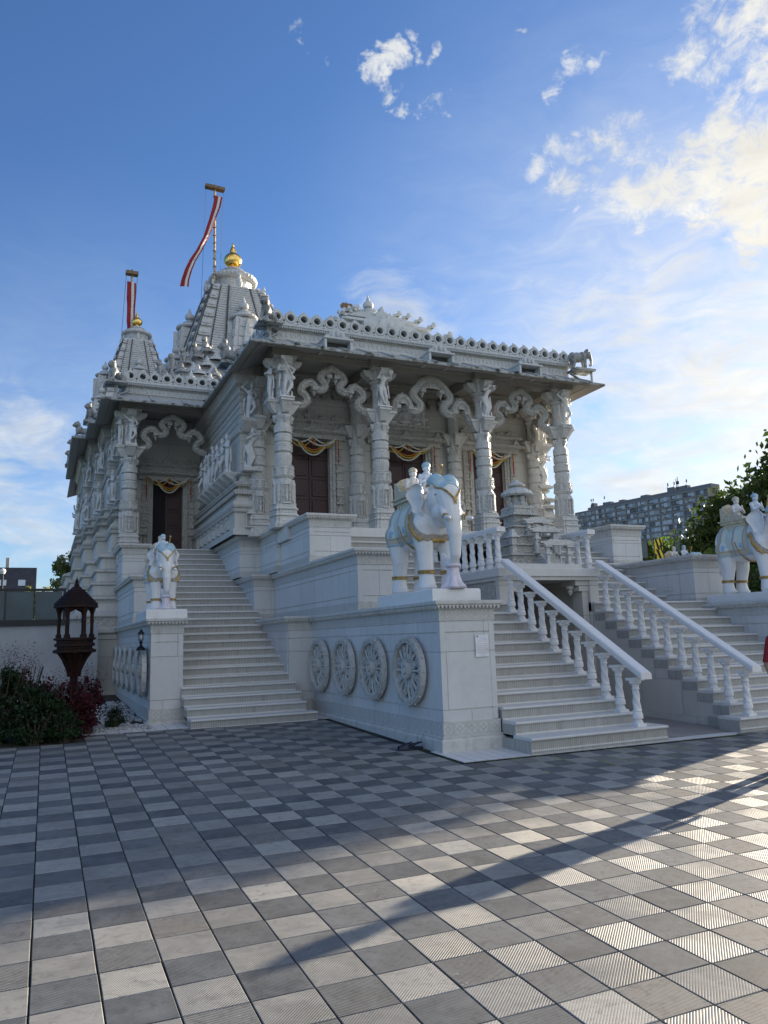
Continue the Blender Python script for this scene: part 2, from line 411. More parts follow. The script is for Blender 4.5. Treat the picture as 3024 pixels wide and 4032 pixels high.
M_eave=marble('weathered_eave_stone',(.47,.48,.48),.6,dark=(.15,.15,.15),moss=.08)
M_wfig=marble('weathered_figure',(.36,.36,.35),1.2,dark=(.07,.07,.065),moss=.5)
M_soff=marble('soffit_stone',(.36,.34,.30),.6,dark=(.2,.19,.17))  # darkened in colour to deepen the shade under eaves and ceilings
M_moss=marble('mossy_edge_stone',(.44,.45,.43),.9,dark=(.08,.09,.07),moss=.9)
M_par=marble('marble_parapet',(.60,.62,.62),.6,dark=(.16,.16,.16))
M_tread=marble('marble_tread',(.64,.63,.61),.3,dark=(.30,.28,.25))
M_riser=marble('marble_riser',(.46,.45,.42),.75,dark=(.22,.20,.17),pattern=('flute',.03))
M_tower=marble('tower_carving',(.56,.56,.55),.5,dark=(.2,.2,.2),pattern=('brick',.22,.13,.028))
M_towerp=marble('tower_plain',(.62,.62,.61),.5,dark=(.2,.2,.2),carve=.5,cscale=7)
M_paint=marble('painted_marble',(.80,.79,.78),.04,dark=(.6,.6,.6),rough=.35)
M_bal=marble('marble_baluster',(.76,.75,.74),.15,dark=(.4,.38,.36))
M_fr={}
def frieze(z0,h):
    k=(round(z0,3),round(h,3))
    if k not in M_fr: M_fr[k]=marble('carved_frieze',(.60,.59,.56),.6,dark=(.27,.26,.24),pattern=('frieze',z0,h))
    return M_fr[k]
M_gold=simple('gilded_paint',(.50,.33,.11),.42,.35,.3,20,.5,60)
M_brass=simple('gilded_metal',(.90,.58,.16),.22,1.0,.06,8)
M_goldpale=simple('ochre_paint',(.60,.54,.40),.5,0,.2,25,.5,60)
M_blue=simple('pale_blue_paint',(.40,.55,.63),.45,0,.12,9,.3,50)
M_green=simple('pale_green_paint',(.46,.58,.54),.5,0,.1,6,.3,50)
M_lav=simple('lavender_paint',(.68,.62,.68),.45,0,.1,9)
M_door=simple('dark_red_wood',(.042,.007,.007),.42,0,.3,14,.4,30)
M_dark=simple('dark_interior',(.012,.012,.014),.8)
M_hole=simple('shade_joint_grey',(.10,.10,.10),.8)  # flat dark grey painting the shade in holes and grooves, and real tile joints
M_wood=simple('dark_carved_wood',(.024,.009,.006),.6,0,.35,20,.5,40,spec=.2)
M_roofw=simple('wood_shingle',(.020,.011,.010),.7,0,.3,14,.4,40,spec=.2)
M_iron=simple('black_iron',(.012,.012,.014),.45,.5)
M_slip=simple('navy_rubber',(.012,.013,.035),.5)
M_red=simple('red_cloth',(.30,.014,.02),.8,0,.25,12)
M_wcloth=simple('white_cloth',(.68,.68,.64),.8,0,.1,12)
M_yel=simple('yellow_flowers',(.60,.40,.05),.8,0,.3,40,.8,60)
M_org=simple('orange_flowers',(.62,.22,.03),.8,0,.3,40,.8,60)
M_redf=simple('red_flowers',(.50,.03,.02),.8,0,.3,40,.8,60)
M_wfl=simple('white_flowers',(.70,.68,.60),.8,0,.12,40,.8,60)
M_paper=simple('white_paper',(.74,.74,.76),.6)
M_glassy=simple('frosted_glass',(.045,.075,.095),.25,0,.15,2)
M_frame=simple('black_frame',(.015,.018,.022),.4,.3)
M_plaster=simple('pale_render',(.33,.34,.37),.8,0,.08,2,.2,60)
M_skin=simple('skin',(.36,.19,.12),.5)
M_hair=simple('dark_hair',(.02,.015,.012),.5)
M_jean=simple('dark_trousers',(.03,.035,.06),.8)
M_slate=simple('roof_slate',(.045,.045,.05),.6,0,.2,3,.5,12)
M_bark=simple('bark',(.07,.05,.035),.9,0,.3,8,.6,20)
def leafmat(name,c1,c2,trans=.35):
    m,t,b,s=newmat(name); oi=t.nodes.new('ShaderNodeNewGeometry'); rnd=oi.outputs['Random Per Island']
    c=s.mix(rnd,c1,c2); Lk(t,c,b.inputs['Base Color']); b.inputs['Roughness'].default_value=.5; b.inputs['Specular IOR Level'].default_value=.3
    tr=N(t,'ShaderNodeBsdfTranslucent'); Lk(t,c,tr.inputs[0]); mx=N(t,'ShaderNodeMixShader'); mx.inputs[0].default_value=trans
    out=t.nodes['Material Output']; Lk(t,b.outputs[0],mx.inputs[1]); Lk(t,tr.outputs[0],mx.inputs[2]); Lk(t,mx.outputs[0],out.inputs[0]); return m
L_green=leafmat('leaf_green',(.014,.032,.012),(.032,.062,.018))
M_taupe=simple('taupe_paint',(.42,.36,.29),.5,0,.25,30,.5,60)
L_bright=leafmat('leaf_bright',(.06,.12,.02),(.13,.20,.04),.5)
L_red=leafmat('leaf_red',(.045,.007,.011),(.10,.014,.022))
L_tree=leafmat('leaf_tree',(.025,.05,.012),(.06,.09,.02),.45)
L_olive=leafmat('leaf_olive',(.14,.18,.05),(.26,.27,.09),.55)
# ---------------------------------------------------------------- ground
random.seed(7)
TM=Matrix(((0.99998307,0.00418787,0.00404027,0),(-0.00409381,0.99972676,-0.02301425,0),(-0.00413555,0.02299732,0.99972697,0),(0,0,0,1)))
TO=Vector((0,0,CAMZ))+TM.to_3x3()@Vector((9.99127*.3,10.03493*.3,-1.65114))
GM=Matrix.Translation(TO)@TM; GI=GM.inverted()
def gz(x,y):   # height of the paving at plan x,y
    p=Vector((0,0,CAMZ))+TM.to_3x3()@Vector((0,0,-1.65114)); n=TM.to_3x3()@Vector((0,0,1))
    return p.z-(n.x*(x-p.x)+n.y*(y-p.y))/n.z
def inpav(x,y):
    if x<.6: return y<12.35
    if x<4.6: return y<13.25
    return y<8.26
mt,t,b,s=newmat('slate_paving')
tcn=N(t,'ShaderNodeTexCoord'); P=tcn.outputs['Object']; x,y,z=s.sep(P)
ix=s.m('FLOOR',s.m('DIVIDE',x,.3)); iy=s.m('FLOOR',s.m('DIVIDE',y,.3))
wn=N(t,'ShaderNodeTexWhiteNoise'); Lk(t,s.comb(ix,iy,0.0),wn.inputs['Vector']); rnd=wn.outputs['Value']; rc=s.sep(wn.outputs['Color'])
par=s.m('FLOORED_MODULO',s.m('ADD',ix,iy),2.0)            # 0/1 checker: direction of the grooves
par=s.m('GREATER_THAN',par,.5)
offv=s.vm('SCALE',wn.outputs['Color'],20.0); PP=s.vm('ADD',P,offv)
n1=s.noise(PP,5,6,.65,.4); n2=s.noise(s.vm('MULTIPLY',PP,(3,14,3)),1.0,5,.6)
base=s.mix(rnd,(.070,.076,.084),(.150,.150,.148))
base=s.mix(s.m('MULTIPLY',s.m('GREATER_THAN',rc[1],.86),.6),base,(.17,.155,.135))
sunlit_tone=s.mix(rc[2],(.38,.37,.345),(.56,.54,.49))
pf=s.rng(y,10.4,12.2,.40,.10)  # painted lightening fades out towards the shaded rear
base=s.mix(s.m('MULTIPLY',s.m('SUBTRACT',1.0,par),pf),base,sunlit_tone)  # alternate tiles: small tone difference, raised to paint in their sunlit look
jit=s.m('ADD',.74,s.m('MULTIPLY',rc[1],.56)); base=s.vm('SCALE',base,jit)
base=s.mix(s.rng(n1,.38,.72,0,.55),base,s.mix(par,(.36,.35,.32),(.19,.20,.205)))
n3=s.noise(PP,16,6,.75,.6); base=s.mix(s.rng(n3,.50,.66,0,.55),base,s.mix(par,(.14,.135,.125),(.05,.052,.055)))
n4=s.noise(P,1.1,5,.6); base=s.mix(s.rng(n4,.5,.75,0,.35),base,(.085,.08,.07))
base=s.mix(s.rng(n2,.55,.8,0,.5),base,(.09,.088,.085))
# pale scratches and dark specks
scr=s.rng(s.m('ABSOLUTE',s.m('SUBTRACT',s.noise(s.vm('MULTIPLY',PP,(2.2,7,1)),1.6,2,.5,.8),.5)),0,.0025,1,0)
base=s.mix(s.m('MULTIPLY',scr,s.m('MULTIPLY',s.m('GREATER_THAN',rc[0],.72),.55)),base,(.55,.55,.54))
spk=s.m('LESS_THAN',s.vor(P,34),.045); base=s.mix(s.m('MULTIPLY',spk,s.m('GREATER_THAN',s.noise(P,6,2),.52)),base,(.03,.03,.03))
d=s.mix(par,s.comb(1.0,-1.0,0.0),s.comb(1.0,1.0,0.0))
xx=s.m('ADD',x,s.m('MULTIPLY',y,s.m('SUBTRACT',s.m('MULTIPLY',par,2.0),1.0)))
sn=s.m('SINE',s.m('MULTIPLY',xx,2*PI/.0175/1.0))
grv=s.m('MULTIPLY',s.rng(sn,-1,.1,0,1,True),1.0)
wear=s.rng(s.noise(PP,2.3,3),.3,.62,.25,1.0)
tooth=s.m('MULTIPLY',s.m('MULTIPLY',s.m('ADD',.12,s.m('MULTIPLY',rc[0],.75)),wear),s.m('SUBTRACT',1.0,s.m('MULTIPLY',par,.35)))
base=s.mix(s.m('MULTIPLY',s.m('SUBTRACT',1.0,grv),s.m('MULTIPLY',tooth,.50)),base,(.035,.035,.037))  # groove valleys darkened in colour to stand in for self-shadowing
hgt=s.m('ADD',s.m('MULTIPLY',grv,s.m('MULTIPLY',tooth,1.0)),s.m('MULTIPLY',s.noise(P,60,3),.12))
bp=N(t,'ShaderNodeBump'); bp.inputs['Strength'].default_value=1.0; bp.inputs['Distance'].default_value=.0035
Lk(t,hgt,bp.inputs['Height']); Lk(t,bp.outputs[0],b.inputs['Normal']); Lk(t,base,b.inputs['Base Color'])
Lk(t,s.m('ADD',s.mix(par,s.comb(.56,.56,.56),s.comb(.68,.68,.68)),0.0),b.inputs['Roughness']); b.inputs['Specular IOR Level'].default_value=.30
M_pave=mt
mt,t,b,s=newmat('mossy_joint'); P=N(t,'ShaderNodeTexCoord').outputs['Object']
mo=s.rng(s.noise(P,2.0,5,.7),.50,.56,0,1); mo=s.m('MULTIPLY',mo,s.rng(s.noise(P,22,3),.42,.55))
Lk(t,s.mix(mo,(.010,.010,.011),(.085,.11,.018)),b.inputs['Base Color']); b.inputs['Roughness'].default_value=.95; M_joint=mt
mb=MB(); mj=MB()
for i in range(-14,84):
    for j in range(-12,54):
        cx,cy=(i+.5)*.3,(j+.5)*.3; wp=GM@Vector((cx,cy,0))
        if not inpav(wp.x,wp.y): continue
        g=.0038 if random.random()<.8 else .006; x0,x1=i*.3+g,(i+1)*.3-g*.9; y0,y1=j*.3+.0026,(j+1)*.3-.0026
        a=[random.uniform(-.0011,.0011) for _ in range(4)]; k=.003
        if i in(17+14,18+14) and j in (26,27): a=[q+.006 for q in a]
        v=[(x0,y0,-.014),(x1,y0,-.014),(x1,y1,-.014),(x0,y1,-.014),(x0,y0,-k+a[0]),(x1,y0,-k+a[1]),(x1,y1,-k+a[2]),(x0,y1,-k+a[3]),
           (x0+k,y0+k,a[0]),(x1-k,y0+k,a[1]),(x1-k,y1-k,a[2]),(x0+k,y1-k,a[3])]
        f=[(8,9,10,11)]
        for q in range(4): r_=(q+1)%4; f+=[(q,r_,r_+4,q+4),(q+4,r_+4,r_+8,q+8)]
        mb.add(v,f)
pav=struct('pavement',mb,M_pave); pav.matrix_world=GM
mj.box(-6,26,-5,16.2,-.06,-.011); bed=struct('pavement_bed',mj,M_joint); bed.matrix_world=GM
# weeds in the joints: stuff
mb=MB()
for k in range(7000):
    if random.random()<.75:
        ii=random.choice([7,8,9,10,11,12,13,14,15]); x=ii*.3+random.uniform(-.004,.004); y=random.uniform(4.2,15.6)
        if math.sin(y*3.1+ii*2)+math.sin(y*7.7+ii)+(.9 if ii in (10,11,12) else 0)<.15: continue
        lx,ly=random.uniform(.006,.016),random.uniform(.008,.04)
    else:
        x=random.uniform(2.0,8); y=round(random.uniform(4.2,14)/.3)*.3+random.uniform(-.002,.002)
        if math.sin(x*2.3+y*1.7)<.45: continue
        lx,ly=random.uniform(.008,.03),random.uniform(.003,.007)
    wp=GM@Vector((x,y,0))
    if not inpav(wp.x,wp.y): continue
    z=random.uniform(.001,.005); mb.add([(x-lx,y,0),(x,y-ly,0),(x+lx,y,0),(x,y+ly,0),(x,y,z)],[(0,1,4),(1,2,4),(2,3,4),(3,0,4)])
wd=mb.build('moss',[leafmat('joint_moss',(.20,.27,.025),(.34,.34,.07),.2)],smooth=0); wd.matrix_world=GM; tag(wd,'green moss growing in the paving joints','moss',kind='stuff')
mb=MB()
for (px,py,n_) in [(-.28,8.1,26),(.02,8.7,22),(.32,9.0,20),(.62,9.9,18),(.92,10.5,14),(.32,7.2,26),(.62,6.6,26),(1.52,6.9,20),(1.22,8.7,16),(2.12,9.3,18),(2.72,9.6,12),(.92,6.15,20),(1.82,7.8,14),(3.02,8.4,12),(-.58,9.3,20),(2.4,7.2,14)]:
    for k in range(n_):
        x=px+2.98+random.gauss(0,.035);y=py+random.gauss(0,.028)+.0;a=random.uniform(0,6.28);l=random.uniform(.01,.035)
        mb.add([(x,y,0),(x+.003*math.cos(a),y+.003*math.sin(a),.0),(x+l*math.cos(a+1.3),y+l*math.sin(a+1.3),random.uniform(.008,.022))],[(0,1,2)])
dw=mb.build('dry_weeds',[leafmat('dry_weed',(.42,.30,.15),(.55,.42,.24),.3)],smooth=0); dw.matrix_world=GM; tag(dw,'dry brown weeds scattered in the paving joints','weeds',kind='stuff')
# white tiled strips
def tiles(name,x0,x1,y0,y1,tw,th,mat,z=.004,skew=0):
    mb=MB(); nx=max(1,round((x1-x0)/tw)); ny=max(1,round((y1-y0)/th)); tw=(x1-x0)/nx; th=(y1-y0)/ny
    for i in range(nx):
        for j in range(ny):
            a=random.uniform(-.0006,.0006); X0=x0+i*tw+.004;X1=x0+(i+1)*tw-.004;Y0=y0+j*th+.004;Y1=y0+(j+1)*th-.004
            p=[GM.inverted()@Vector((X,Y,gz(X,Y))) for X,Y in ((X0,Y0),(X1,Y0),(X1,Y1),(X0,Y1))]
            lo=[(q.x,q.y,-.004) for q in p]; hi=[(q.x,q.y,z+a) for q in p]
            mb.add(lo+hi,[(4,5,6,7)]+[(q,(q+1)%4,(q+1)%4+4,q+4) for q in range(4)])
    mb.add([(GI@Vector((X,Y,gz(X,Y)+.002)))[:] for X,Y in ((x0,y0),(x1,y0),(x1,y1),(x0,y1))],[(0,1,2,3)],1)
    o=mb.build(name,[mat,M_hole],smooth=0); o['kind']='structure'; o.matrix_world=GM; return o
M_wt=marble('white_paver',(.66,.66,.66),.35)
tiles('white_border_strip',.62,4.72,13.1,14.1,.19,.5,M_wt)
tiles('white_border_strip',4.6,9.0,8.22,9.1,.165,.145,M_wt)
tiles('white_border_strip',9.0,30,8.27,8.42,.6,.15,M_wt)
mb=MB(); 
def gquad(mb,x0,x1,y0,y1,dz): mb.add([(X,Y,gz(X,Y)+dz) for X,Y in ((x0,y0),(x1,y0),(x1,y1),(x0,y1))],[(0,1,2,3)])
gquad(mb,7.5,9.5,8.42,13.4,.008); struct('portal_path',mb,simple('path_slab',(.28,.255,.25),.7,0,.12,3,.4,50))
mb=MB(); gquad(mb,9.0,30,8.42,16,-.006); struct('side_path',mb,simple('side_path_slab',(.26,.25,.245),.7,0,.12,3))
mb=MB(); gquad(mb,-14,1.9,12.42,24,-.01); struct('garden_bed',mb,simple('soil',(.045,.035,.025),.95,0,.3,8,1,40,two=(.02,.02,.015)))
mb=MB(); mb.add([(-3000,-3000,-.42),(3000,-3000,-.42),(3000,3000,-.42),(-3000,3000,-.42)],[(0,1,2,3)]); struct('ground',mb,simple('far_ground',(.09,.10,.07),.95,0,.3,.2))
# pebbles
random.seed(3); mb=MB()
for k in range(2600):
    x=random.uniform(.1,1.68);y=random.uniform(13.3,18.5)
    if random.random()<(y-14)/7: continue
    if math.sin(x*5+y*2)*math.cos(y*3.1)<-.72: continue
    r_=random.uniform(.018,.042); mb.ell((x,y,gz(x,y)+r_*.35),(r_,r_*random.uniform(.6,1),r_*.6),6,4)
pb=mb.build('pebbles',[simple('pale_pebble',(.40,.40,.40),.7,0,.3,11)],smooth=60); tag(pb,'pale pebbles spread over the bed beside the left staircase','pebbles',kind='stuff')
# ---------------------------------------------------------------- terrace walls, stairs, balustrades
def teeth(mb,path,o,z,w=.055,h=.05,d=.018,m=0,closed=False):
    """row of pointed scallops hanging at offset o under a cornice"""
    P=[Vector(p) for p in path]; n=len(P)
    for i in range(n if closed else n-1):
        a=P[i];b=P[(i+1)%n];t=(b-a);L=t.length
        if L<.1: continue
        t.normalize();nn=Vector((t.y,-t.x)); a2=a+nn*o-t*(o*.9); b2=b+nn*o+t*(o*.9); L=(b2-a2).length; k=max(1,int(L/w)); ww=L/k
        for j in range(k):
            p0=a2+t*(j*ww);p1=a2+t*((j+1)*ww-.002);pm=(p0+p1)/2;q=-nn*d
            mb.add([(p0.x,p0.y,z),(p1.x,p1.y,z),(pm.x,pm.y,z-h),(p0.x+q.x,p0.y+q.y,z),(p1.x+q.x,p1.y+q.y,z),(pm.x+q.x,pm.y+q.y,z-h)],[(0,2,1),(0,3,5,2),(2,5,4,1)],m)
def tierprof(z0,z1,base=True):
    """profile of one wall tier with frieze and scalloped cornice; returns (profile, mats) mats: 0 panel 1 cornice 2 low frieze 3 high frieze"""
    pr=[];ms=[]
    def a(o,z,m=0):
        pr.append((o,z)); ms.append(m)
    if base:
        a(.07,z0-.3,1);a(.07,z0+.13,1);a(.045,z0+.155,1);a(.05,z0+.175,1);a(.025,z0+.185,2);a(.025,z0+.36,1);a(.0,z0+.365,0)
    else:
        a(.02,z0,2);a(.02,z0+.135,1);a(0,z0+.14,0)
    for zz in ((z0+.51,z1-.415) if base else (z0+.23,z1-.36)): a(0,zz-.008,1);a(-.012,zz-.006,1);a(-.012,zz+.006,1);a(0,zz+.008,0)
    a(0,z1-.265,1);a(.015,z1-.262,1);a(.015,z1-.25,3);a(.015,z1-.115,1);a(.03,z1-.11,1);a(.035,z1-.065,1);a(.085,z1-.06,1);a(.10,z1-.045,1);a(.10,z1-.012,1);a(.09,z1,1)
    a(-.06,z1+.001,1)
    return pr,ms[:-1]
def tierwall(name,path,z0,z1,parent,base=True,closed=False,mir=False):
    pr,ms=tierprof(z0,z1,base); mb=MB(mir); mb.mould(path,pr,closed=closed,mats=ms,cap=False)
    teeth(mb,path,.083,z1-.062,m=1,closed=closed)
    lowz=(z0+.185,.175) if base else (z0,.135)
    return mb.build(name,[M_panel,M_cor,frieze(*lowz),frieze(z1-.25,.135)],parent)
def wheelmesh():
    mb=MB()  # facing -X, centre at origin, radius .45
    n=40
    def ring(r0,r1,x0,x1,m=0,n=40):
        vs=[]
        for i in range(n):
            t=2*PI*i/n;c,s_=math.cos(t),math.sin(t)
            for (r,x) in ((r1,x1),(r1,x0),(r0,x0),(r0,x1)): vs.append((x,r*c,r*s_))
        fs=[]
        for i in range(n):
            for k in range(4): a=i*4+k;b=i*4+(k+1)%4;c2=((i+1)%n)*4; fs.append((a,c2+k,c2+(k+1)%4,b))
        mb.add(vs,fs,m)
    ring(.365,.45,-.075,0); ring(.385,.43,-.085,-.07,1); ring(0.0,.115,-.085,0); ring(.07,.10,-.1,-.08);ring(0.0,.04,-.11,-.08)
    for k in range(16):
        t=2*PI*k/16;c,s_=math.cos(t),math.sin(t)
        mb.ell((-.04,.458*c,.458*s_),.016,6,4)
        if k%2==0:
            q=[(-.02,.11*c,.11*s_),(-.045,.24*c,.24*s_),(-.02,.37*c,.37*s_)]; mb.tube(q,[.02,.016,.024],6)
        else:
            # leaf shaped spoke
            L=[(.12,-.02),(.20,-.055),(.25,-.03),(.29,-.06),(.37,-.02),(.37,.02),(.29,.06),(.25,.03),(.20,.055),(.12,.02)]
            mb.prism(L,(-.045,0,0),(0,c,s_),(0,-s_,c),(1,0,0),.03,1)
    return mb.mesh('wheel',[M_cor,M_carvf],35)
WHM=wheelmesh()
def wheel(parent,x,y,z,face=-1,r=.47):
    o=bpy.data.objects.new('wheel',WHM); COL.objects.link(o); o.parent=parent; w_=wloc(parent); o.location=(x-w_.x,y-w_.y,z-w_.z); o.scale=(1,r/.45,r/.45)
    if face>0:o.rotation_euler=(0,0,PI)
    return o
def plainbox(mb,x0,x1,y0,y1,z0,z1,m=0): mb.box(x0,x1,y0,y1,z0,z1,m)
def front_wing(mir):
    X=lambda x:mir-x if mir else x
    # low pedestal wing with wheels, middle and upper blocks, all one stepped side wall of the main stair
    t=thing('stepped_side_wall',(X(5.15),8.97,0),('white marble stepped side wall with four carved wheels, between the two staircases' if not mir else 'white marble stepped side wall right of the far flight of the front staircase'),'wall','stepped side walls of the front staircase')
    A=[(4.28,22.5),(4.28,14.2),(4.75,14.2),(4.75,8.97),(5.56,8.97),(5.56,22.5)]
    B=[(4.22,22.5),(4.22,18.5),(4.27,18.5),(4.27,16.75),(4.72,16.75),(4.72,11.7),(5.6,11.7),(5.6,22.5)]
    Cc=[(4.12,22.5),(4.12,17.5),(4.60,17.5),(4.60,16.1),(4.70,16.1),(4.70,14.1),(5.56,14.1),(5.56,22.5)]
    tierwall('lower_wall',A,0,1.915,t,True,mir=mir); tierwall('middle_wall',B,1.915,2.93,t,False,mir=mir); tierwall('upper_wall',Cc,2.93,3.9,t,False,mir=mir)
    mb=MB(mir)
    mb.box(4.85,5.4,9.2,14.4,1.5,1.912); mb.box(4.4,5.4,14.4,22.4,1.5,1.912); mb.box(4.85,5.4,11.9,16.9,2.3,2.927); mb.box(4.4,5.4,16.9,22.4,2.3,2.927); mb.box(4.85,5.4,14.3,17.6,3.3,3.897)
    # corner pilaster strips standing 5 mm proud
    for (x,y) in ((4.745,8.965),):
        mb.box(x,x+.075,y-.0,y+.02,.37,1.62);mb.box(5.49,5.565,y,y+.02,.37,1.62);mb.box(x-.002,x+.02,y+.003,y+.08,.37,1.62)
    for (x,y,za,zb) in ((4.715,11.695,2.06,2.66),(4.695,14.095,3.08,3.62)):
        mb.box(x,x+.09,y,y+.02,za,zb); mb.box(x-.002,x+.02,y+.003,y+.09,za,zb)
    for yy in (15.0,14.28): mb.box(4.27,4.3,yy,yy+.09,.37,1.62)
    mb.build('core',[M_panel],t)
    for y in (9.79,11.07,12.34,13.59): wheel(t,X(4.70),y,1.0,1 if mir else -1)
    return t
WL=front_wing(False); WR=front_wing(17.66)
# notice paper taped on the wall
mb=MB(); mb.box(5.263,5.463,8.952,8.955,1.17,1.46); mb.box(5.28,5.31,8.950,8.9515,1.425,1.45,1)
for k in range(9): mb.box(5.30 if k else 5.33,5.43+.02*math.sin(k*2.3),8.9505,8.9515,1.41-k*.024,1.414-k*.024,1 if k<3 else 2)
np_=mb.build('paper_notice',[M_paper,simple('grey_ink',(.30,.33,.42),.7),simple('pink_ink',(.6,.42,.42),.7)],origin=(5.36,8.95,1.17)); tag(np_,'white printed paper notice taped to the front end of the wheel-carved wall','notice')
# carved lotus bud at the plinth
# slippers
def slipper(mb,cx,cy,cz,rz,sc=1):
    o=MB(); n=12; pts=[]
    for i in range(n):
        t=2*PI*i/n; pts.append((.045*math.cos(t)*(1+.12*math.sin(t)),.125*math.sin(t)))
    o.prism(pts,(0,0,0),(1,0,0),(0,1,0),(0,0,1),.022)
    vs=[];
    for j in range(6):
        y=.0+.11*j/5
        for i in range(7):
            a=PI*i/6; w_=.047*(1-.35*max(0,(y-.05)/.06)**2); h=.06*(1-.45*j/5); vs.append((w_*math.cos(a),y,.02+h*math.sin(a)))
    o.add(vs,[(j*7+i,j*7+i+1,(j+1)*7+i+1,(j+1)*7+i) for j in range(5) for i in range(6)])
    o.tube([(.046,.0,.03),(.05,-.06,.06),(.03,-.11,.07),(-.03,-.11,.07),(-.05,-.06,.06),(-.046,.0,.03)],.008,6)
    mb.merge(o,(cx,cy,cz),rz,sc)
for (dx_,dy_,rz,lab) in ((0,0,1.1,'dark navy clog on the paving, the one nearer the wheel wall'),(-.12,-.10,1.45,'dark navy clog on the paving, the outer one farther from the wheel wall')):
    mb=MB(); X_,Y_=4.52+dx_,9.45+dy_; slipper(mb,0,0,0,rz,1.1); o=mb.build('clog',M_slip); o.location=(X_,Y_,gz(X_,Y_)+.002); tag(o,lab,'shoe','pair of dark clogs')
# ---- stairs
def flight(mb,x0,x1,n,y1,z0,rise,tread,last_depth,xw=None,y0=None,foot=.30,side_open=None):
    """n steps; front nosing of step k at y1+(k-1)*tread, top z0+k*rise"""
    for k in range(1,n+1):
        y=y1+(k-1)*tread if k>1 else y1; 
        if k==1 and foot: y=y1-foot+tread
        X0,X1=x0,x1
        if k==1 and xw: X0,X1=xw
        z=z0+k*rise; yb=(y1+k*tread+.05) if k<n else y1+(k-1)*tread+last_depth
        mb.box(X0,X1,y+.03,yb,z-rise-(.5 if k==1 else 0.005),z-.038,1)
        # rounded nosing slab
        zt=z;zb=z-.038; pr=[(y+.02,zb),(y+.006,zb+.004),(y,zb+.012),(y,zt-.012),(y+.006,zt-.003),(y+.02,zt)]
        vs=[];
        for (yy,zz) in pr: vs+=[(X0,yy,zz),(X1,yy,zz)]
        vs+=[(X0,yb,zt),(X1,yb,zt),(X0,yb,zb),(X1,yb,zb)]
        q=len(pr); fs=[(2*i,2*i+1,2*i+3,2*i+2)[::-1] for i in range(q)]
        fs=[(2*i,2*i+2,2*i+3,2*i+1)[::-1] for i in range(q)]; fs=[f[::-1] for f in fs]
        fs=[(2*i,2*i+2,2*i+3,2*i+1) for i in range(q)]
        fs.append(tuple([2*i for i in range(q)]+[2*q,2*q+2])[::-1]); fs.append(tuple([2*i+1 for i in range(q)]+[2*q+1,2*q+3])); 
        fs.append((0,1,2*q+3,2*q+2)); fs.append((2*q,2*q+2,2*q+3,2*q+1))
        mb.add(vs,fs,0)
        mb.box(X0+.002,X1-.002,y+.018,y+.032,z-rise+.001,z-rise+.022,0)   # small moulding at the riser foot
def main_stairs(mir):
    X=lambda x:AX2-x if mir else x
    t=thing('staircase',(X(6.6),8.6,0),'white marble steps between the wheel-carved wall and the left edge of the raised deck' if not mir else 'white marble flight of steps on the far right with turned balusters on its left edge','stairs','marble staircases')
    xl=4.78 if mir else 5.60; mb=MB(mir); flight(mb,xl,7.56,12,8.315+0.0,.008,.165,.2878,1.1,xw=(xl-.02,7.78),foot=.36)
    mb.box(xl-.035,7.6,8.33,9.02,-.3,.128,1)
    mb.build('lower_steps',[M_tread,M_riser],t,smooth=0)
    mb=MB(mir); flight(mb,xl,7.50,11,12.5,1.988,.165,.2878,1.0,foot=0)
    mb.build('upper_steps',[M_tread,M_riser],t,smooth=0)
    mb=MB(mir)   # solid cheek under the flight
    for k in range(2,13):
        y=8.315+(k-1)*.2878; mb.box(7.42,7.548,y+.06,y+.2878+.062,-.4,.008+k*.165-.04)
    mb.box(7.40,7.56,8.42,11.8,-.3,.10,1); mb.box(7.42,7.548,11.75,12.9,-.4,1.94)
    mb.build('side_panel',[M_wall,M_cor],t,smooth=0)
    return t
main_stairs(False); main_stairs(True)
t=thing('staircase',(3.2,13.3,.1),'long shaded white marble flight of steps climbing to the small side door on the left','stairs','marble staircases')
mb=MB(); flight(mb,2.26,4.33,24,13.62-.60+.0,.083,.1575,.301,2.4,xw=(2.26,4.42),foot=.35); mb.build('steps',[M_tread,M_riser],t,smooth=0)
# ---- turned baluster (unit height .62, local)
def balmesh():
    mb=MB(); 
    def tw(t,r,z):
        if .20<z<.47: return r*(1+.13*math.sin(3*t+z*42))
        if .08<z<.185: return r*(1+.04*math.cos(8*t))
        return r
    mb.box(-.06,.06,-.06,.06,0,.035)
    pr=[(.055,.035),(.056,.05),(.045,.06),(.05,.07),(.036,.082),(.038,.09),(.052,.10),(.055,.12),(.052,.16),(.044,.185),(.05,.195),(.046,.205)]
    z=.215
    while z<.47: pr.append((.041-.008*(z-.2)/.27,z)); z+=.0125
    pr+=[(.038,.475),(.042,.485),(.034,.50),(.036,.52),(.052,.56),(.066,.585),(.066,.60)]
    mb.lathe(pr,n=18,mod=tw,cap=False); mb.box(-.068,.068,-.068,.068,.59,.625)
    for sx in(-1,1): mb.ell((sx*.05,0,.565),(.022,.03,.02),8,5)
    for sx in(-1,1): mb.ell((0,sx*.05,.565),(.03,.022,.02),8,5)
    return mb.mesh('baluster',[M_bal],40)
BALM=balmesh()
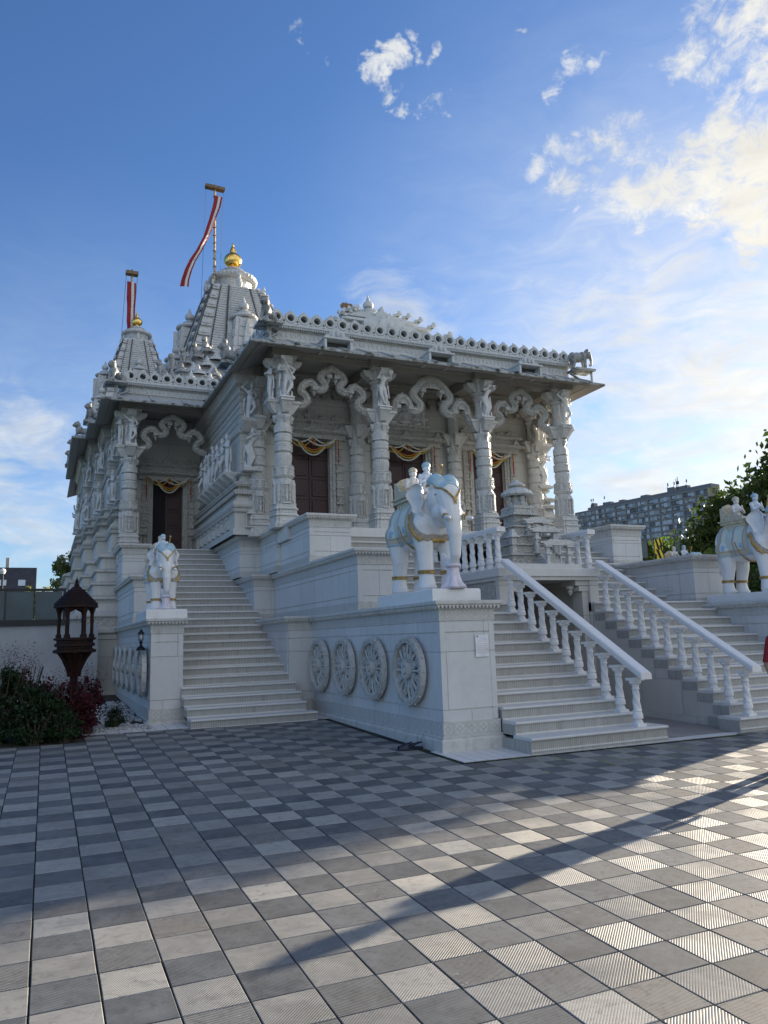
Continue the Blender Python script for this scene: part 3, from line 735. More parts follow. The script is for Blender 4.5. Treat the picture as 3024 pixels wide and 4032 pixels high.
def railbar(mb,p0,p1,w=.19,h=.09):
    a=Vector(p0);b=Vector(p1); prof=[(-w/2,0),(-w/2,.02),(-w/2+.012,.026),(-w/2+.012,.034),(-w/2+.0,.04),(-w/2+.008,h-.012),(-w/2+.03,h),(w/2-.03,h),(w/2-.008,h-.012),(w/2,.04),(w/2-.012,.034),(w/2-.012,.026),(w/2,.02),(w/2,0)]
    A=[(a.x+o,a.y,a.z+z) for o,z in prof];Bv=[(b.x+o,b.y,b.z+z) for o,z in prof];n=len(prof)
    mb.add(A+Bv,[tuple(range(n)),tuple(range(2*n-1,n-1,-1))]+[(i,i+n,(i+1)%n+n,(i+1)%n) for i in range(n)])
def balustrade(label,x,items,rail,parent_loc,mir,group):
    X=(AX2-x) if mir else x
    t=thing('balustrade',(X,parent_loc[0],parent_loc[1]),label,'balustrade',group)
    for (y,z,h) in items:
        o=bpy.data.objects.new('baluster',BALM); COL.objects.link(o); o.parent=t; o.location=(0,y-parent_loc[0],z-parent_loc[1]); o.scale=(1.28,1.28,h/.625)
    mb=MB(mir)
    for (p0,p1) in rail: railbar(mb,(x,*p0),(x,*p1))
    mb.build('handrail',[M_bal],t,smooth=20)
    return t
for mir in (False,True):
    it=[]
    for k in range(1,12):   # one baluster per tread
        y=8.315+(k-1)*.2878+(.14 if k>1 else .10)+.0; it.append((y,.008+k*.165,.64))
    r0=(8.315-.10,.008+.165*1+.66-.14); sl=.165/.2878; y1=11.45
    balustrade('sloping marble balustrade of turned posts on the flight next to the wheel-carved wall' if not mir else 'sloping marble balustrade of turned posts on the far right flight',7.42,it,[((8.315-.13,.80-.0),(y1,.80+(y1-8.185)*sl))],(8.3,.15),mir,'sloping stair balustrades')
    it=[(11.72+.3*k,2.62,.66) for k in range(11)]
    balustrade('level marble balustrade along the left edge of the raised deck behind the foremost elephant' if not mir else 'level marble balustrade along the right edge of the raised deck',7.45,it,[((11.58,3.27),(15.1,3.27))],(11.6,2.62),mir,'level deck balustrades')
# ---- raised central deck with portal beneath
t=thing('porch_deck',(8.45,11.6,0),'raised marble deck with a dark passage underneath, between the two front flights','deck')
mb=MB()
mb.rbox(7.33,9.57,11.55,15.4,2.47,2.615,.012,0); mb.box(7.36,9.54,11.58,15.4,2.40,2.468,1); mb.rbox(7.55,9.18,11.60,11.86,2.617,2.70,.01,0)
mb.build('slab',[M_tread,M_cor],t)
mb=MB()
for m_ in (0,1):
    X=(lambda x:AX2-x) if m_ else (lambda x:x)
    x0,x1=sorted((X(7.40),X(7.52))); mb.box(x0,x1,11.65,15.35,1.9,2.398,1)
    x0,x1=sorted((X(7.36),X(7.56))); mb.box(x0,x1,11.6,11.72,-.2,2.398,0)
    x0,x1=sorted((X(7.57),X(7.70))); mb.box(x0,x1,11.66,11.95,-.2,2.2,0); x0,x1=sorted((X(7.54),X(7.78))); mb.box(x0,x1,11.64,12.0,2.2,2.30,0)
    x0,x1=sorted((X(7.5),X(7.86))); mb.box(x0,x1,11.63,12.05,2.302,2.398,0); 
    xx=X(7.86); mb.lathe([(.0,2.12),(.03,2.15),(.05,2.2),(.03,2.23),(.07,2.25),(.08,2.30)],(xx,11.8),10,cap=False)
    x0,x1=sorted((X(7.565),X(7.60))); mb.box(x0,x1,11.9,16,-.3,2.46,0)
mb.box(7.4,9.5,15.35,15.5,-.3,2.46,0)
mb.build('portal',[M_wall,M_carvf],t)
mb=MB()
for k in range(11):      # carved upright panels below the left balustrade
    y=11.78+.32*k
    mb.box(7.388,7.42,y,y+.27,1.98,2.37)
mb.box(7.394,7.42,11.72,15.3,1.95,2.39); mb.build('carved_panel',[M_carvf],t)
# gate inside the passage
mb=MB()
for k in range(12): mb.box(7.75+.125*k,7.77+.125*k,14.2,14.22,-.1,2.3)
for z in (.3,.9,1.5,2.1): mb.box(7.7,9.2,14.19,14.23,z,z+.03)
mb.build('gate',[M_iron],t)
# ---- right/left tiers beside the left staircase (pedestal with six wheels)
t=thing('stepped_side_wall',(2.0,14.0,.1),'shaded marble stepped side wall with six wheels, carrying the smaller-looking far left elephant','wall')
tierwall('lower_wall',[(1.75,22.4),(1.75,14.02),(2.29,14.02),(2.29,22.4)],.0,1.915,t,True)
tierwall('middle_wall',[(1.74,22.4),(1.74,16.9),(2.29,16.9),(2.29,22.4)],1.915,2.93,t,False)
tierwall('upper_wall',[(1.72,22.4),(1.72,19.4),(2.29,19.4),(2.29,22.4)],2.93,3.9,t,False)
mb=MB(); mb.box(1.9,2.2,14.2,22.3,1.5,1.912); mb.box(1.9,2.2,17.1,22.3,2.3,2.927);mb.box(1.9,2.2,19.6,22.3,3.3,3.897)
mb.box(1.745,1.82,14.014,14.03,.37,1.62);mb.box(2.22,2.295,14.014,14.03,.37,1.62); mb.build('core',[M_panel],t)
for k in range(6): wheel(t,1.70,14.62+k*1.06,1.0,-1,.45)
# mirrored pedestal far right (only its elephant shows above the wall)
t=thing('stepped_side_wall',(AX2-2.0,14.0,.1),'marble pedestal wall far behind the right-hand block, under the mostly hidden elephant','wall')
tierwall('lower_wall',[(1.75,19.4),(1.75,14.02),(2.29,14.02),(2.29,19.4)],.0,1.915,t,True,closed=True,mir=True)
mb=MB(True); mb.box(1.9,2.2,14.2,19.3,1.5,1.912); mb.build('core',[M_panel],t)
# small bracket lamp on the wheel wall
t=thing('garden_lamp',(1.60,14.22,1.40),'small black lantern fixed above the nearest wheel of the six-wheel wall','lamp')
mb=MB(); mb.lathe([(.09,1.37),(.075,1.40),(.05,1.43),(.025,1.45),(.02,1.49),(.035,1.51),(.022,1.53),(.03,1.545)],(1.6,14.22),10)
mb.lathe([(.02,1.65),(.06,1.66),(.055,1.68),(.03,1.70),(.01,1.74)],(1.6,14.22),6)
for k in range(6): a=PI/3*k; mb.box(1.6+.045*math.cos(a)-.004,1.6+.045*math.cos(a)+.004,14.22+.045*math.sin(a)-.004,14.22+.045*math.sin(a)+.004,1.54,1.66)
mb.build('lantern_body',[M_iron],t); mb=MB(); mb.ell((1.6,14.22,1.60),(.033,.033,.045)); mb.build('globe',[M_paper],t)
# low vents in the right-hand walls
for (x,ya,yb,z) in ((12.052,12.30,12.56,2.28),(12.092,10.95,11.21,1.54),(12.092,9.2,9.46,1.22)):
    mb=MB(); mb.box(x-.006,x+.01,ya,yb,z-.045,z+.045); mb.box(x-.009,x-.006,ya+.02,yb-.02,z-.025,z+.025,1); mb.build('vent',[M_cor,M_panel],WR,smooth=0)
# ---------------------------------------------------------------- temple
random.seed(11)
TEM=thing('temple',(8.45,17.5,0),'white carved marble temple with two visible towers, columned porch and ringed roof parapet','temple')
FL=3.84
def figmesh(name,pose):
    """standing carved figure, unit height ~1, facing -Y"""
    P=[]
    sw=pose.get('sway',0); lean=pose.get('lean',0)
    hip=(sw*.05,0,.50); ch=(-sw*.02+lean*.03,-.01,.70); nk=(lean*.05,-.01,.80); hd=(lean*.06+pose.get('tilt',0)*.02,-.02,.88)
    P+=[('e',hip,(.085,.065,.07)),('c',hip,(ch[0]*.5+hip[0]*.5,0,.60),.068,.055),('c',(ch[0]*.5+hip[0]*.5,0,.60),ch,.055,.075),('e',ch,(.10,.06,.065)),('c',ch,nk,.04,.028),('e',hd,(.05,.055,.062)),
        ('c',(hd[0],hd[1],hd[2]+.04),(hd[0],hd[1],hd[2]+.12),.042,.012),('e',(ch[0]-.035,-.055,.69),(.03,.025,.03)),('e',(ch[0]+.035,-.055,.69),(.03,.025,.03))]
    for sx,kn,ft in ((-1,pose['kl'],pose['fl']),(1,pose['kr'],pose['fr'])):
        h=(hip[0]+sx*.045,0,.48); P+=[('c',h,kn,.06,.042),('c',kn,(kn[0]*.4+ft[0]*.6,kn[1]*.4+ft[1]*.6,kn[2]*.4+ft[2]*.6),.044,.034),('c',kn,ft,.038,.025),('c',ft,(ft[0],ft[1]-.05,ft[2]-.005),.025,.02)]
    for sx,el,ha in ((-1,pose['el'],pose['hl']),(1,pose['er'],pose['hr'])):
        s0=(ch[0]+sx*.10,-.0,.75); P+=[('e',s0,(.035,.035,.035)),('c',s0,el,.032,.026),('c',el,ha,.026,.018),('e',ha,(.024,.024,.026))]
    for e in pose.get('extra',[]): P.append(e)
    P+=[('b',(-.17,.17,-.11,.09,-.03,.012)),('c',(.13,.02,.0),(.13,.03,.16),.03,.02),('c',(-.13,.02,.0),(-.13,.03,.14),.03,.018)]
    # scarf / back slab that ties it to the stone
    P+=[('c',(-.13,.05,.55),(-.16,.05,.25),.022,.018),('c',(.13,.05,.55),(.16,.05,.25),.022,.018),('c',(-.05,.05,.02),(.0,.05,.6),.045,.06)]
    return blob(P,.0125,2,name)
POSES=[
 dict(sway=1,lean=-1,kl=(-.05,-.05,.26),fl=(-.06,-.02,.04),kr=(.10,-.07,.27),fr=(-.02,-.08,.05),el=(-.20,-.03,.62),hl=(-.06,-.13,.60),er=(.19,-.03,.66),hr=(.12,-.14,.55),extra=[('c',(-.12,-.13,.92),(.13,-.15,.42),.016,.016),('e',(-.12,-.13,.90),(.055,.04,.055)),('e',(.12,-.14,.42),(.05,.04,.05))]),
 dict(sway=0,lean=0,kl=(-.04,-.02,.25),fl=(-.04,0,.03),kr=(.05,-.03,.25),fr=(.05,-.01,.03),el=(-.15,-.02,.62),hl=(-.02,-.12,.66),er=(.15,-.02,.62),hr=(.02,-.12,.67)),
 dict(sway=-1,lean=.6,kl=(-.03,-.04,.25),fl=(-.07,-.0,.03),kr=(.06,-.05,.26),fr=(-.03,-.06,.04),el=(-.12,-.1,.68),hl=(.06,-.13,.79),er=(.21,-.08,.74),hr=(.13,-.14,.80),extra=[('c',(-.02,-.13,.80),(.20,-.14,.82),.013,.013)]),
 dict(sway=1,lean=1,kl=(-.03,-.03,.25),fl=(-.03,0,.03),kr=(.11,-.09,.30),fr=(.02,-.04,.14),el=(-.20,.0,.83),hl=(-.06,-.02,.97),er=(.17,-.04,.60),hr=(.08,-.12,.53)),
 dict(sway=-1,lean=-.5,kl=(-.10,-.07,.29),fl=(-.0,-.05,.06),kr=(.05,-.03,.25),fr=(.06,0,.03),el=(-.17,-.05,.68),hl=(-.12,-.12,.80),er=(.18,-.04,.70),hr=(.14,-.12,.80),extra=[('e',(.15,-.13,.85),(.07,.03,.07))]),
]
FIG=[figmesh('figure',p) for p in POSES]
for f_ in FIG: f_.materials.append(M_stat)
def figure(par,k,x,y,z,h=.9,rz=0):
    o=bpy.data.objects.new('carved_figure',FIG[k%5]); COL.objects.link(o); o.parent=par; w_=wloc(par)
    o.location=(x-w_.x,y-w_.y,z-w_.z+.02*h); o.scale=(h,h,h); o.rotation_euler=(0,0,rz); return o
def niche(mb,x,y,z,w_,h,ang,m=0,d=.03):
    """little shrine niche with a figure, facing direction ang (0 = -Y)"""
    o=MB(); o.box(-w_/2,-w_/2+.012,-d,0,0,h*.72,m);o.box(w_/2-.012,w_/2,-d,0,0,h*.72,m);o.box(-w_/2-.01,w_/2+.01,-d-.012,0,-.03,0,m)
    o.prism([(-w_/2-.01,h*.72),(w_/2+.01,h*.72),(w_*.3,h*.84),(0,h),(-w_*.3,h*.84)],(0,0,0),(1,0,0),(0,0,1),(0,-1,0),d+.004,m)
    o.ell((0,-d*.6,h*.22),(w_*.20,d*.6,h*.2),7,5,m);o.ell((0,-d*.6,h*.45),(w_*.16,d*.6,h*.14),7,5,m);o.ell((0,-d*.7,h*.60),(w_*.09,d*.5,h*.07),7,5,m)
    mb.merge(o,(x,y,z),ang)
def colmesh(H=3.86,small=1.0):
    mb=MB()
    def st(t,r,z):  # stepped plan
        q=abs(math.cos(2*t)); return r*(1.0+.10*q**3-.02*(1-q))
    def stm(t,r,z):
        return r*(1+.035*math.cos(16*t))
    def flu(t,r,z): return r*(1+.03*math.cos(24*t))
    # plinth: stepped square mouldings
    for (r,z0,z1,tx) in ((.27,0,.10,1),(.255,.10,.14,.93),(.235,.14,.26,1),(.26,.26,.285,1),(.24,.285,.33,.92),(.225,.33,.40,1),(.25,.40,.425,1),(.235,.425,.47,.9),(.21,.47,.52,1)):
        mb.obox((0,0,z0),2*r,2*r,z1-z0,0,0,tx); mb.obox((0,0,z0+.002),2*r*.72,2*r*1.1,z1-z0-.004,0,0,tx); mb.obox((0,0,z0+.0025),2*r*1.1,2*r*.72,z1-z0-.005,0,0,tx)
    for a in range(4): niche(mb,*(Matrix.Rotation(a*PI/2,3,'Z')@Vector((0,-.225,.10))),.16,.22,a*PI/2)
    pr=[(.185,.52),(.205,.55),(.205,.57),(.19,.58),(.19,.68),(.205,.685),(.205,.70),(.19,.705),(.19,.80),(.205,.805),(.205,.82),(.19,.825),(.19,.93),(.205,.935),(.205,.95),(.19,.955),(.19,1.06),(.175,1.10)]
    mb.lathe(pr,n=32,mod=st,cap=False)
    for a in range(4): niche(mb,*(Matrix.Rotation(a*PI/2,3,'Z')@Vector((0,-.20,.56))),.15,.54,a*PI/2,0,.045)
    for a in range(4):
        c=Matrix.Rotation(a*PI/2+PI/4,3,'Z')@Vector((0,-.205,.58)); mb.obox(tuple(c),.05,.05,.42,a*PI/2+PI/4)
    pr=[(.175,1.10),(.20,1.12),(.225,1.15),(.228,1.17),(.215,1.18),(.215,1.37),(.23,1.385),(.215,1.40),(.18,1.42),(.165,1.43)]
    mb.lathe(pr,n=32,mod=lambda t,r,z:r*(1+.012*math.cos(8*t)),cap=False)
    for a in range(8): niche(mb,*(Matrix.Rotation(a*PI/4+PI/8,3,'Z')@Vector((0,-.213,1.19))),.09,.19,a*PI/4+PI/8,0,.016)
    pr=[(.165,1.43),(.175,1.45),(.168,1.46),(.178,1.50),(.188,1.58),(.18,1.655),(.165,1.67),(.17,1.685)]
    mb.lathe(pr,n=72,mod=flu,cap=False)
    pr=[(.16,1.685),(.20,1.71),(.208,1.73),(.20,1.745),(.203,1.76),(.203,1.85),(.21,1.865),(.20,1.88),(.165,1.905),(.165,1.92),(.185,1.935),(.19,1.95),(.19,2.09),(.185,2.105),(.16,2.12),(.16,2.13)]
    mb.lathe(pr,n=32,mod=lambda t,r,z:r*(1+.012*math.cos(16*t)),cap=False)
    mb.lathe([(.175,2.13),(.19,2.14),(.19,2.29),(.18,2.30),(.165,2.31)],n=32,mod=st,cap=False)
    mb.lathe([(.165,2.31),(.15,2.36),(.15,2.42),(.175,2.46),(.19,2.5),(.19,2.53)],n=24,mod=st,cap=False)
    # four flared brackets (statue ledges) with pendants
    for a in range(4):
        o=MB(); o.add([(-.07,-.10,2.53),(.07,-.10,2.53),(.07,-.22,2.58),(-.07,-.22,2.58),(-.13,-.12,2.80),(.13,-.12,2.80),(.13,-.36,2.80),(-.13,-.36,2.80)],[(0,1,2,3),(3,2,6,7),(0,3,7,4),(1,5,6,2),(4,7,6,5)])
        o.box(-.15,.15,-.385,-.1,2.80,2.845); o.box(-.135,.135,-.365,-.1,2.845,2.865)
        o.lathe([(.01,2.36),(.03,2.39),(.018,2.41),(.045,2.44),(.055,2.50),(.04,2.53)],(0,-.19),10,cap=False)
        mb.merge(o,(0,0,0),a*PI/2)
    mb.obox((0,0,2.5),.30,.30,.36)
    pr=[(.15,2.86),(.16,2.88),(.15,2.90),(.145,3.30),(.16,3.32),(.145,3.34),(.17,3.40),(.20,3.43),(.15,3.45),(.16,3.48)]
    mb.lathe(pr,n=24,mod=st,cap=False)
    # capital with scroll brackets
    mb.lathe([(.16,3.48),(.21,3.52),(.22,3.55),(.18,3.57)],n=24,mod=st,cap=False)
    for a in range(4):
        o=MB(); o.prism([(.10,3.56),(.24,3.58),(.28,3.63),(.36,3.66),(.42,3.74),(.42,3.80),(.10,3.80)],(.11,0,0),(0,-1,0),(0,0,1),(-1,0,0),.22); mb.merge(o,(0,0,0),a*PI/2)
    mb.obox((0,0,3.56),.36,.36,.24); mb.obox((0,0,3.80),.52,.52,.06)
    return mb.mesh('column',[M_col],32)
CM=colmesh()
def column(x,y,z=FL,s=1.0):
    o=bpy.data.objects.new('column',CM); COL.objects.link(o); o.parent=TEM; w_=wloc(TEM); o.location=(x-w_.x,y-w_.y,z-w_.z); o.scale=(s,s,1); return o
CX=[4.72,7.06,9.84,12.18]
cols=[column(x,15.9) for x in CX]
LZ=FL+2.865
for k,(c_,kk) in enumerate(zip(cols,(0,4,2,3))): figure(c_,kk,CX[k],15.9-.29,LZ,.97)
figure(cols[0],1,CX[0]-.29,15.9,LZ,.9,-PI/2); figure(cols[3],3,CX[3]+.29,15.9,LZ,.9,PI/2)
inner=[column(x,17.36,FL,.93) for x in (4.53,7.06,9.84,12.37)]
sidec=[]
# side portico
pc=column(1.98,20.95); figure(pc,3,1.98,20.95-.26,LZ,.9,0); figure(pc,1,1.98-.26,20.95,LZ,.9,-PI/2)
pc2=column(AX2-1.98,20.95)
# ---- floors
mb=MB(); mb.box(4.62,AX2-4.62,15.34,17.6,3.55,FL); mb.box(4.76,4.9,15.0,17.6,3.5,FL-.004);mb.box(12.0,12.14,15.0,17.6,3.5,FL-.004)
mb.build('porch_floor',[M_tread],TEM)
mb=MB(); mb.box(1.7,4.2,20.5,22.6,3.5,3.86); mb.build('side_porch_floor',[M_tread],TEM)
# ---- main walls
def wallprof(z0,z1,flare=.38,rows=1):
    """moulded body wall: heavy base mouldings, figure ledge, plain courses, cornice. offset measured outward"""
    H=z1-z0;pr=[];ms=[]
    def a(o,z,m=0): pr.append((o,z0+z)); ms.append(m)
    a(flare,-.02,1);a(flare,.10,1);a(flare-.03,.14,1);a(flare-.05,.16,0);a(flare-.05,.50,1);a(flare+.01,.52,1);a(flare+.03,.56,1);a(flare-.05,.60,1)
    for k in range(13):      # torus
        t=-PI/2+PI*k/12; a(flare-.07+.07*math.cos(t),.70+.085*math.sin(t),1)
    a(flare-.10,.80,1);a(flare-.10,.84,2);a(flare-.13,.95,1);a(flare-.02,.97,1);a(flare-.0,1.0,1);a(flare-.08,1.05,1);a(flare-.16,1.07,2);a(flare-.16,1.16,1);a(flare-.05,1.18,1);a(flare-.04,1.21,1);a(flare-.14,1.26,1)
    a(flare-.22,1.28,0);a(flare-.26,1.42,1);a(flare-.16,1.44,1);a(flare-.16,1.47,1);a(.02,1.52,0)
    a(0,1.53,0);a(0,2.42,1);a(.05,2.44,1);a(.07,2.48,1);a(.03,2.52,1);a(.0,2.54,0)
    for zz in (2.72,2.90,3.08): a(0,zz-.012,1);a(.02,zz-.008,1);a(.02,zz+.008,1);a(0,zz+.012,0)
    a(0,3.20,2);a(.03,3.22,2);a(.03,3.36,1);a(.08,3.40,1);a(.08,3.44,1);a(.03,3.46,2);a(.05,3.58,1);a(.14,3.62,1);a(.14,3.68,1);a(.20,3.78,1);a(.24,3.80,1);a(.24,H,1)
    return pr,ms[:-1]
pr,ms=wallprof(3.9,8.0,.22)
for mir in (False,True):
    mb=MB(mir); mb.mould([(4.12,22.6),(4.12,17.42),(4.62,17.42),(4.62,17.6)][:3],pr,mats=ms,cap=False); teeth(mb,[(4.12,22.6),(4.12,17.42),(4.5,17.42)],.15,3.9+1.17,.06,.05,m=1); teeth(mb,[(4.12,22.6),(4.12,17.42),(4.5,17.42)],.20,3.9+.97,.06,.05,m=1)
    o=mb.build('wall',[M_wall,M_cor,M_carv],TEM)
    S_=-1 if not mir else 1; X=(lambda x:AX2-x) if mir else (lambda x:x)
    for k,y in enumerate((17.9,18.45,19.0,19.55,20.1,20.65,21.2)):
        figure(o,(k*2+1)%5,X(4.12-.19),y,5.45,.98,S_*PI/2)
    figure(o,2,X(4.33),17.42-.19,5.45,.98)
    figure(o,3,X(4.30),17.42-.22,6.62,.92)
    for k in range(8):    # figure consoles
        y=17.9+.55*k; mb=MB(mir)
        if k<7: mb.add([(4.12,y-.08,5.22),(4.12,y+.08,5.22),(4.12,y-.2,5.43),(4.12,y+.2,5.43),(3.8,y-.17,5.40),(3.8,y+.17,5.40),(3.8,y-.17,5.45),(3.8,y+.17,5.45),(4.12,y-.2,5.45),(4.12,y+.2,5.45)],[(0,1,5,4),(0,4,2),(1,3,5),(4,5,7,6),(6,7,9,8),(2,4,6,8),(3,9,7,5)])
        mb.build('figure_console',[M_col],TEM); mb=MB(mir); niche(mb,3.95,y,4.10,.26,.30,-PI/2,0,.05); mb.build('niche',[M_col],TEM)
    mb=MB(mir); mb.box(4.12,4.56,17.10,17.42,5.38,5.45); mb.box(4.08,4.52,17.08,17.42,6.56,6.63); mb.add([(4.16,17.3,6.35),(4.44,17.3,6.35),(4.52,17.08,6.56),(4.08,17.08,6.56),(4.08,17.42,6.56),(4.52,17.42,6.56)],[(0,1,2,3),(0,3,4),(1,5,2)])
    mb.build('corner_console',[M_col],TEM); mb=MB(mir); niche(mb,4.32,17.20,4.08,.26,.40,0,0,.06); mb.build('niche',[M_col],TEM)
    # filler between wall and porch
    mb=MB(mir); mb.box(4.2,4.62,17.57,22.6,3.5,7.9); mb.build('wall_core',[M_wall],TEM)
# plinth pieces under the left body wall are part of the stair wall; back wall of the porch with doors
mb=MB()
DC=(5.89,8.45,11.01); DW=(.50,.62,.50); DT=6.36
xs=[4.6]+[q for c_,w_ in zip(DC,DW) for q in (c_-w_,c_+w_)]+[AX2-4.6]
for i in range(0,len(xs),2): mb.box(xs[i],xs[i+1],17.55,17.8,FL,7.95)
for c_,w_ in zip(DC,DW): mb.box(c_-w_,c_+w_,17.55,17.8,DT,7.95)
mb.build('back_wall',[M_wall],TEM)
def door(c_,w_,y,z0,z1,ax='y',open_=False):
    d=MB(); d.box(c_-w_,c_+w_,y+.10,y+.14,z0,z1)
    o=d.build('door',[M_door if not open_ else M_dark],TEM)  # an open doorway gets a near-black panel that paints its unlit inside
    if open_:
        d=MB(); hx0,hx1=c_-.02,c_+w_; 
    for side in ((-1,1) if not open_ else (1,)):
        d=MB(); x0,x1=(c_-w_,c_-.008) if side<0 else (c_+.008,c_+w_)
        if open_: x0=c_-.05
        d.box(x0,x1,y+.075,y+.10,z0,z1)
        n=5; hh=(z1-z0)/n
        for k in range(n):
            za,zb=z0+k*hh+.10,z0+(k+1)*hh-.02; xa,xb=x0+.07,x1-.07
            for (e,dd) in ((0,.03),(.035,.018),(.07,.035)): 
                d.box(xa+e,xb-e,y+.075-dd,y+.076,za+e,zb-e)
            d.box(x0+.01,x1-.01,y+.062,y+.076,z0+k*hh+.01,z0+k*hh+.07)
        l=d.build('door_leaf',[M_door],TEM); 
    return o
for c_,w_ in zip(DC,DW): door(c_,w_,17.6,FL,DT)
# door surrounds, lintels and pediments
def surround(c_,w_,y,z0,z1,big=False):
    mb=MB()
    for s_ in (-1,1):
        a=c_+s_*w_; x0,x1=sorted((a,a+s_*.07)); mb.box(x0,x1,y-.03,y+.02,z0,z1)
        x0,x1=sorted((a+s_*.07,a+s_*.13)); mb.box(x0,x1,y-.06,y+.01,z0,z1)
        xc=a+s_*.24; mb.box(xc-.10,xc+.10,y-.06,y+.01,z0,z0+.12);mb.box(xc-.07,xc+.07,y-.05,y+.01,z0+.9,z1)
        for zz in [z0+.9+.2*k for k in range(8)]:
            if zz<z1-.1: mb.prism([(-.09,0),(.09,0),(.09,.05),(0,.13),(-.09,.05)],(xc,y-.05,zz),(1,0,0),(0,0,1),(0,-1,0),.03)
        niche(mb,xc,y-.0,z0+.14,.2,.75,0,0,.1)
    mb.build('door_frame',[M_carvf],TEM)
    mb=MB(); W_=w_+.42; za=z1
    mb.box(c_-W_,c_+W_,y-.10,y+.01,za,za+.10); mb.mould([(c_-W_,y),(c_-W_,y-.10),(c_+W_,y-.10),(c_+W_,y)],[(0,za+.10),(.03,za+.12),(.13,za+.16),(.15,za+.18),(.15,za+.21),(.04,za+.25),(.02,za+.30),(.02,za+.36),(.06,za+.38),(.10,za+.42),(.10,za+.45),(-.02,za+.46)][::1],cap=False)
    mb.box(c_-W_,c_+W_,y-.10,y+.01,za+.1,za+.45)
    for q in (-1,0,1): mb.obox((c_+q*(W_-.12),y-.12,za+.14),.26,.22,.10); mb.prism([(-.12,0),(.12,0),(.06,.08),(0,.16),(-.06,.08)],(c_+q*(W_-.12),y-.16,za+.23),(1,0,0),(0,0,1),(0,-1,0),.06)
    if big:
        for k in range(5): mb.obox((c_-.62+.31*k,y-.10,za+.46),.28,.2,.06)
    else:
        for q,h_ in ((-1,.22),(-.5,.16),(0,.30),(.5,.16),(1,.22)):
            mb.prism([(-.17,0),(.17,0),(.17,h_*.5),(.10,h_*.5),(.10,h_*.8),(.04,h_*.8),(0,h_),(-.04,h_*.8),(-.10,h_*.8),(-.10,h_*.5),(-.17,h_*.5)],(c_+q*(W_-.2),y-.03,za+.46),(1,0,0),(0,0,1),(0,-1,0),.10)
    mb.build('lintel',[M_carvf],TEM)
for c_,w_ in zip(DC,DW): surround(c_,w_,17.55,FL,DT,c_==8.45)
# seated group over the central door
P=[]
def seated(cx,z,s_=1):
    return [('e',(cx,-.08,z+.07*s_),(.16*s_,.09,.05*s_)),('c',(cx,-.06,z+.08*s_),(cx,-.05,z+.27*s_),.065*s_,.075*s_),('e',(cx,-.07,z+.38*s_),(.05*s_,.05*s_,.06*s_)),('c',(cx,-.06,z+.42*s_),(cx,-.05,z+.52*s_),.04*s_,.012),('c',(cx-.08*s_,-.05,z+.28*s_),(cx-.17*s_,-.09,z+.16*s_),.028,.022),('c',(cx+.08*s_,-.05,z+.28*s_),(cx+.17*s_,-.09,z+.16*s_),.028,.022)]
P+=seated(0,0,1.15)
for q in (-1,1): P+=seated(q*.36,0,.8); P+=[('c',(q*.56,-.05,0),(q*.56,-.05,.3),.05,.04),('e',(q*.56,-.06,.37),(.04,.04,.05))]
for k in range(11):
    t=PI*k/10; P+=[('e',(.70*math.cos(t),-.03,.02+.62*math.sin(t)),(.06,.05,.06))]
P+=[('e',(0,0,.2),(.66,.04,.42)),('b',(-.75,.75,-.15,.02,-.05,.0))]
me=blob(P,.018,1,'relief_group'); g=mobj('relief_group',me,M_stat,TEM,(0,0,0)); g.location=Vector((8.45,17.50,DT+.54))-wloc(TEM)
# ---- porch arches
def arc(pts,n=4):
    """catmull smoothing"""
    out=[];P=[Vector(p) for p in pts]
    for i in range(len(P)-1):
        p0=P[max(i-1,0)];p1=P[i];p2=P[i+1];p3=P[min(i+2,len(P)-1)]
        for k in range(n):
            t=k/n; out.append(.5*((2*p1)+(-p0+p2)*t+(2*p0-5*p1+4*p2-p3)*t*t+(-p0+3*p1-3*p2+p3)*t**3))
    out.append(P[-1]); return [tuple(p) for p in out]
B1=[(5.0,6.62),(5.16,6.66),(5.28,6.76),(5.25,6.88),(5.14,6.97),(5.15,7.08),(5.24,7.17),(5.37,7.21),(5.46,7.14),(5.54,7.06),(5.66,7.08),(5.72,7.17),(5.66,7.26),(5.60,7.34),(5.64,7.43),(5.74,7.50),(5.89,7.60)]
B2=[(7.29,6.60),(7.41,6.68),(7.47,6.82),(7.50,6.97),(7.60,7.08),(7.72,7.08),(7.81,6.98),(7.86,6.84),(7.97,6.79),(8.1,6.84),(8.14,6.94),(8.07,7.04),(7.97,7.12),(7.95,7.24),(8.03,7.34),(8.12,7.44),(8.22,7.55),(8.36,7.61),(8.45,7.62)]
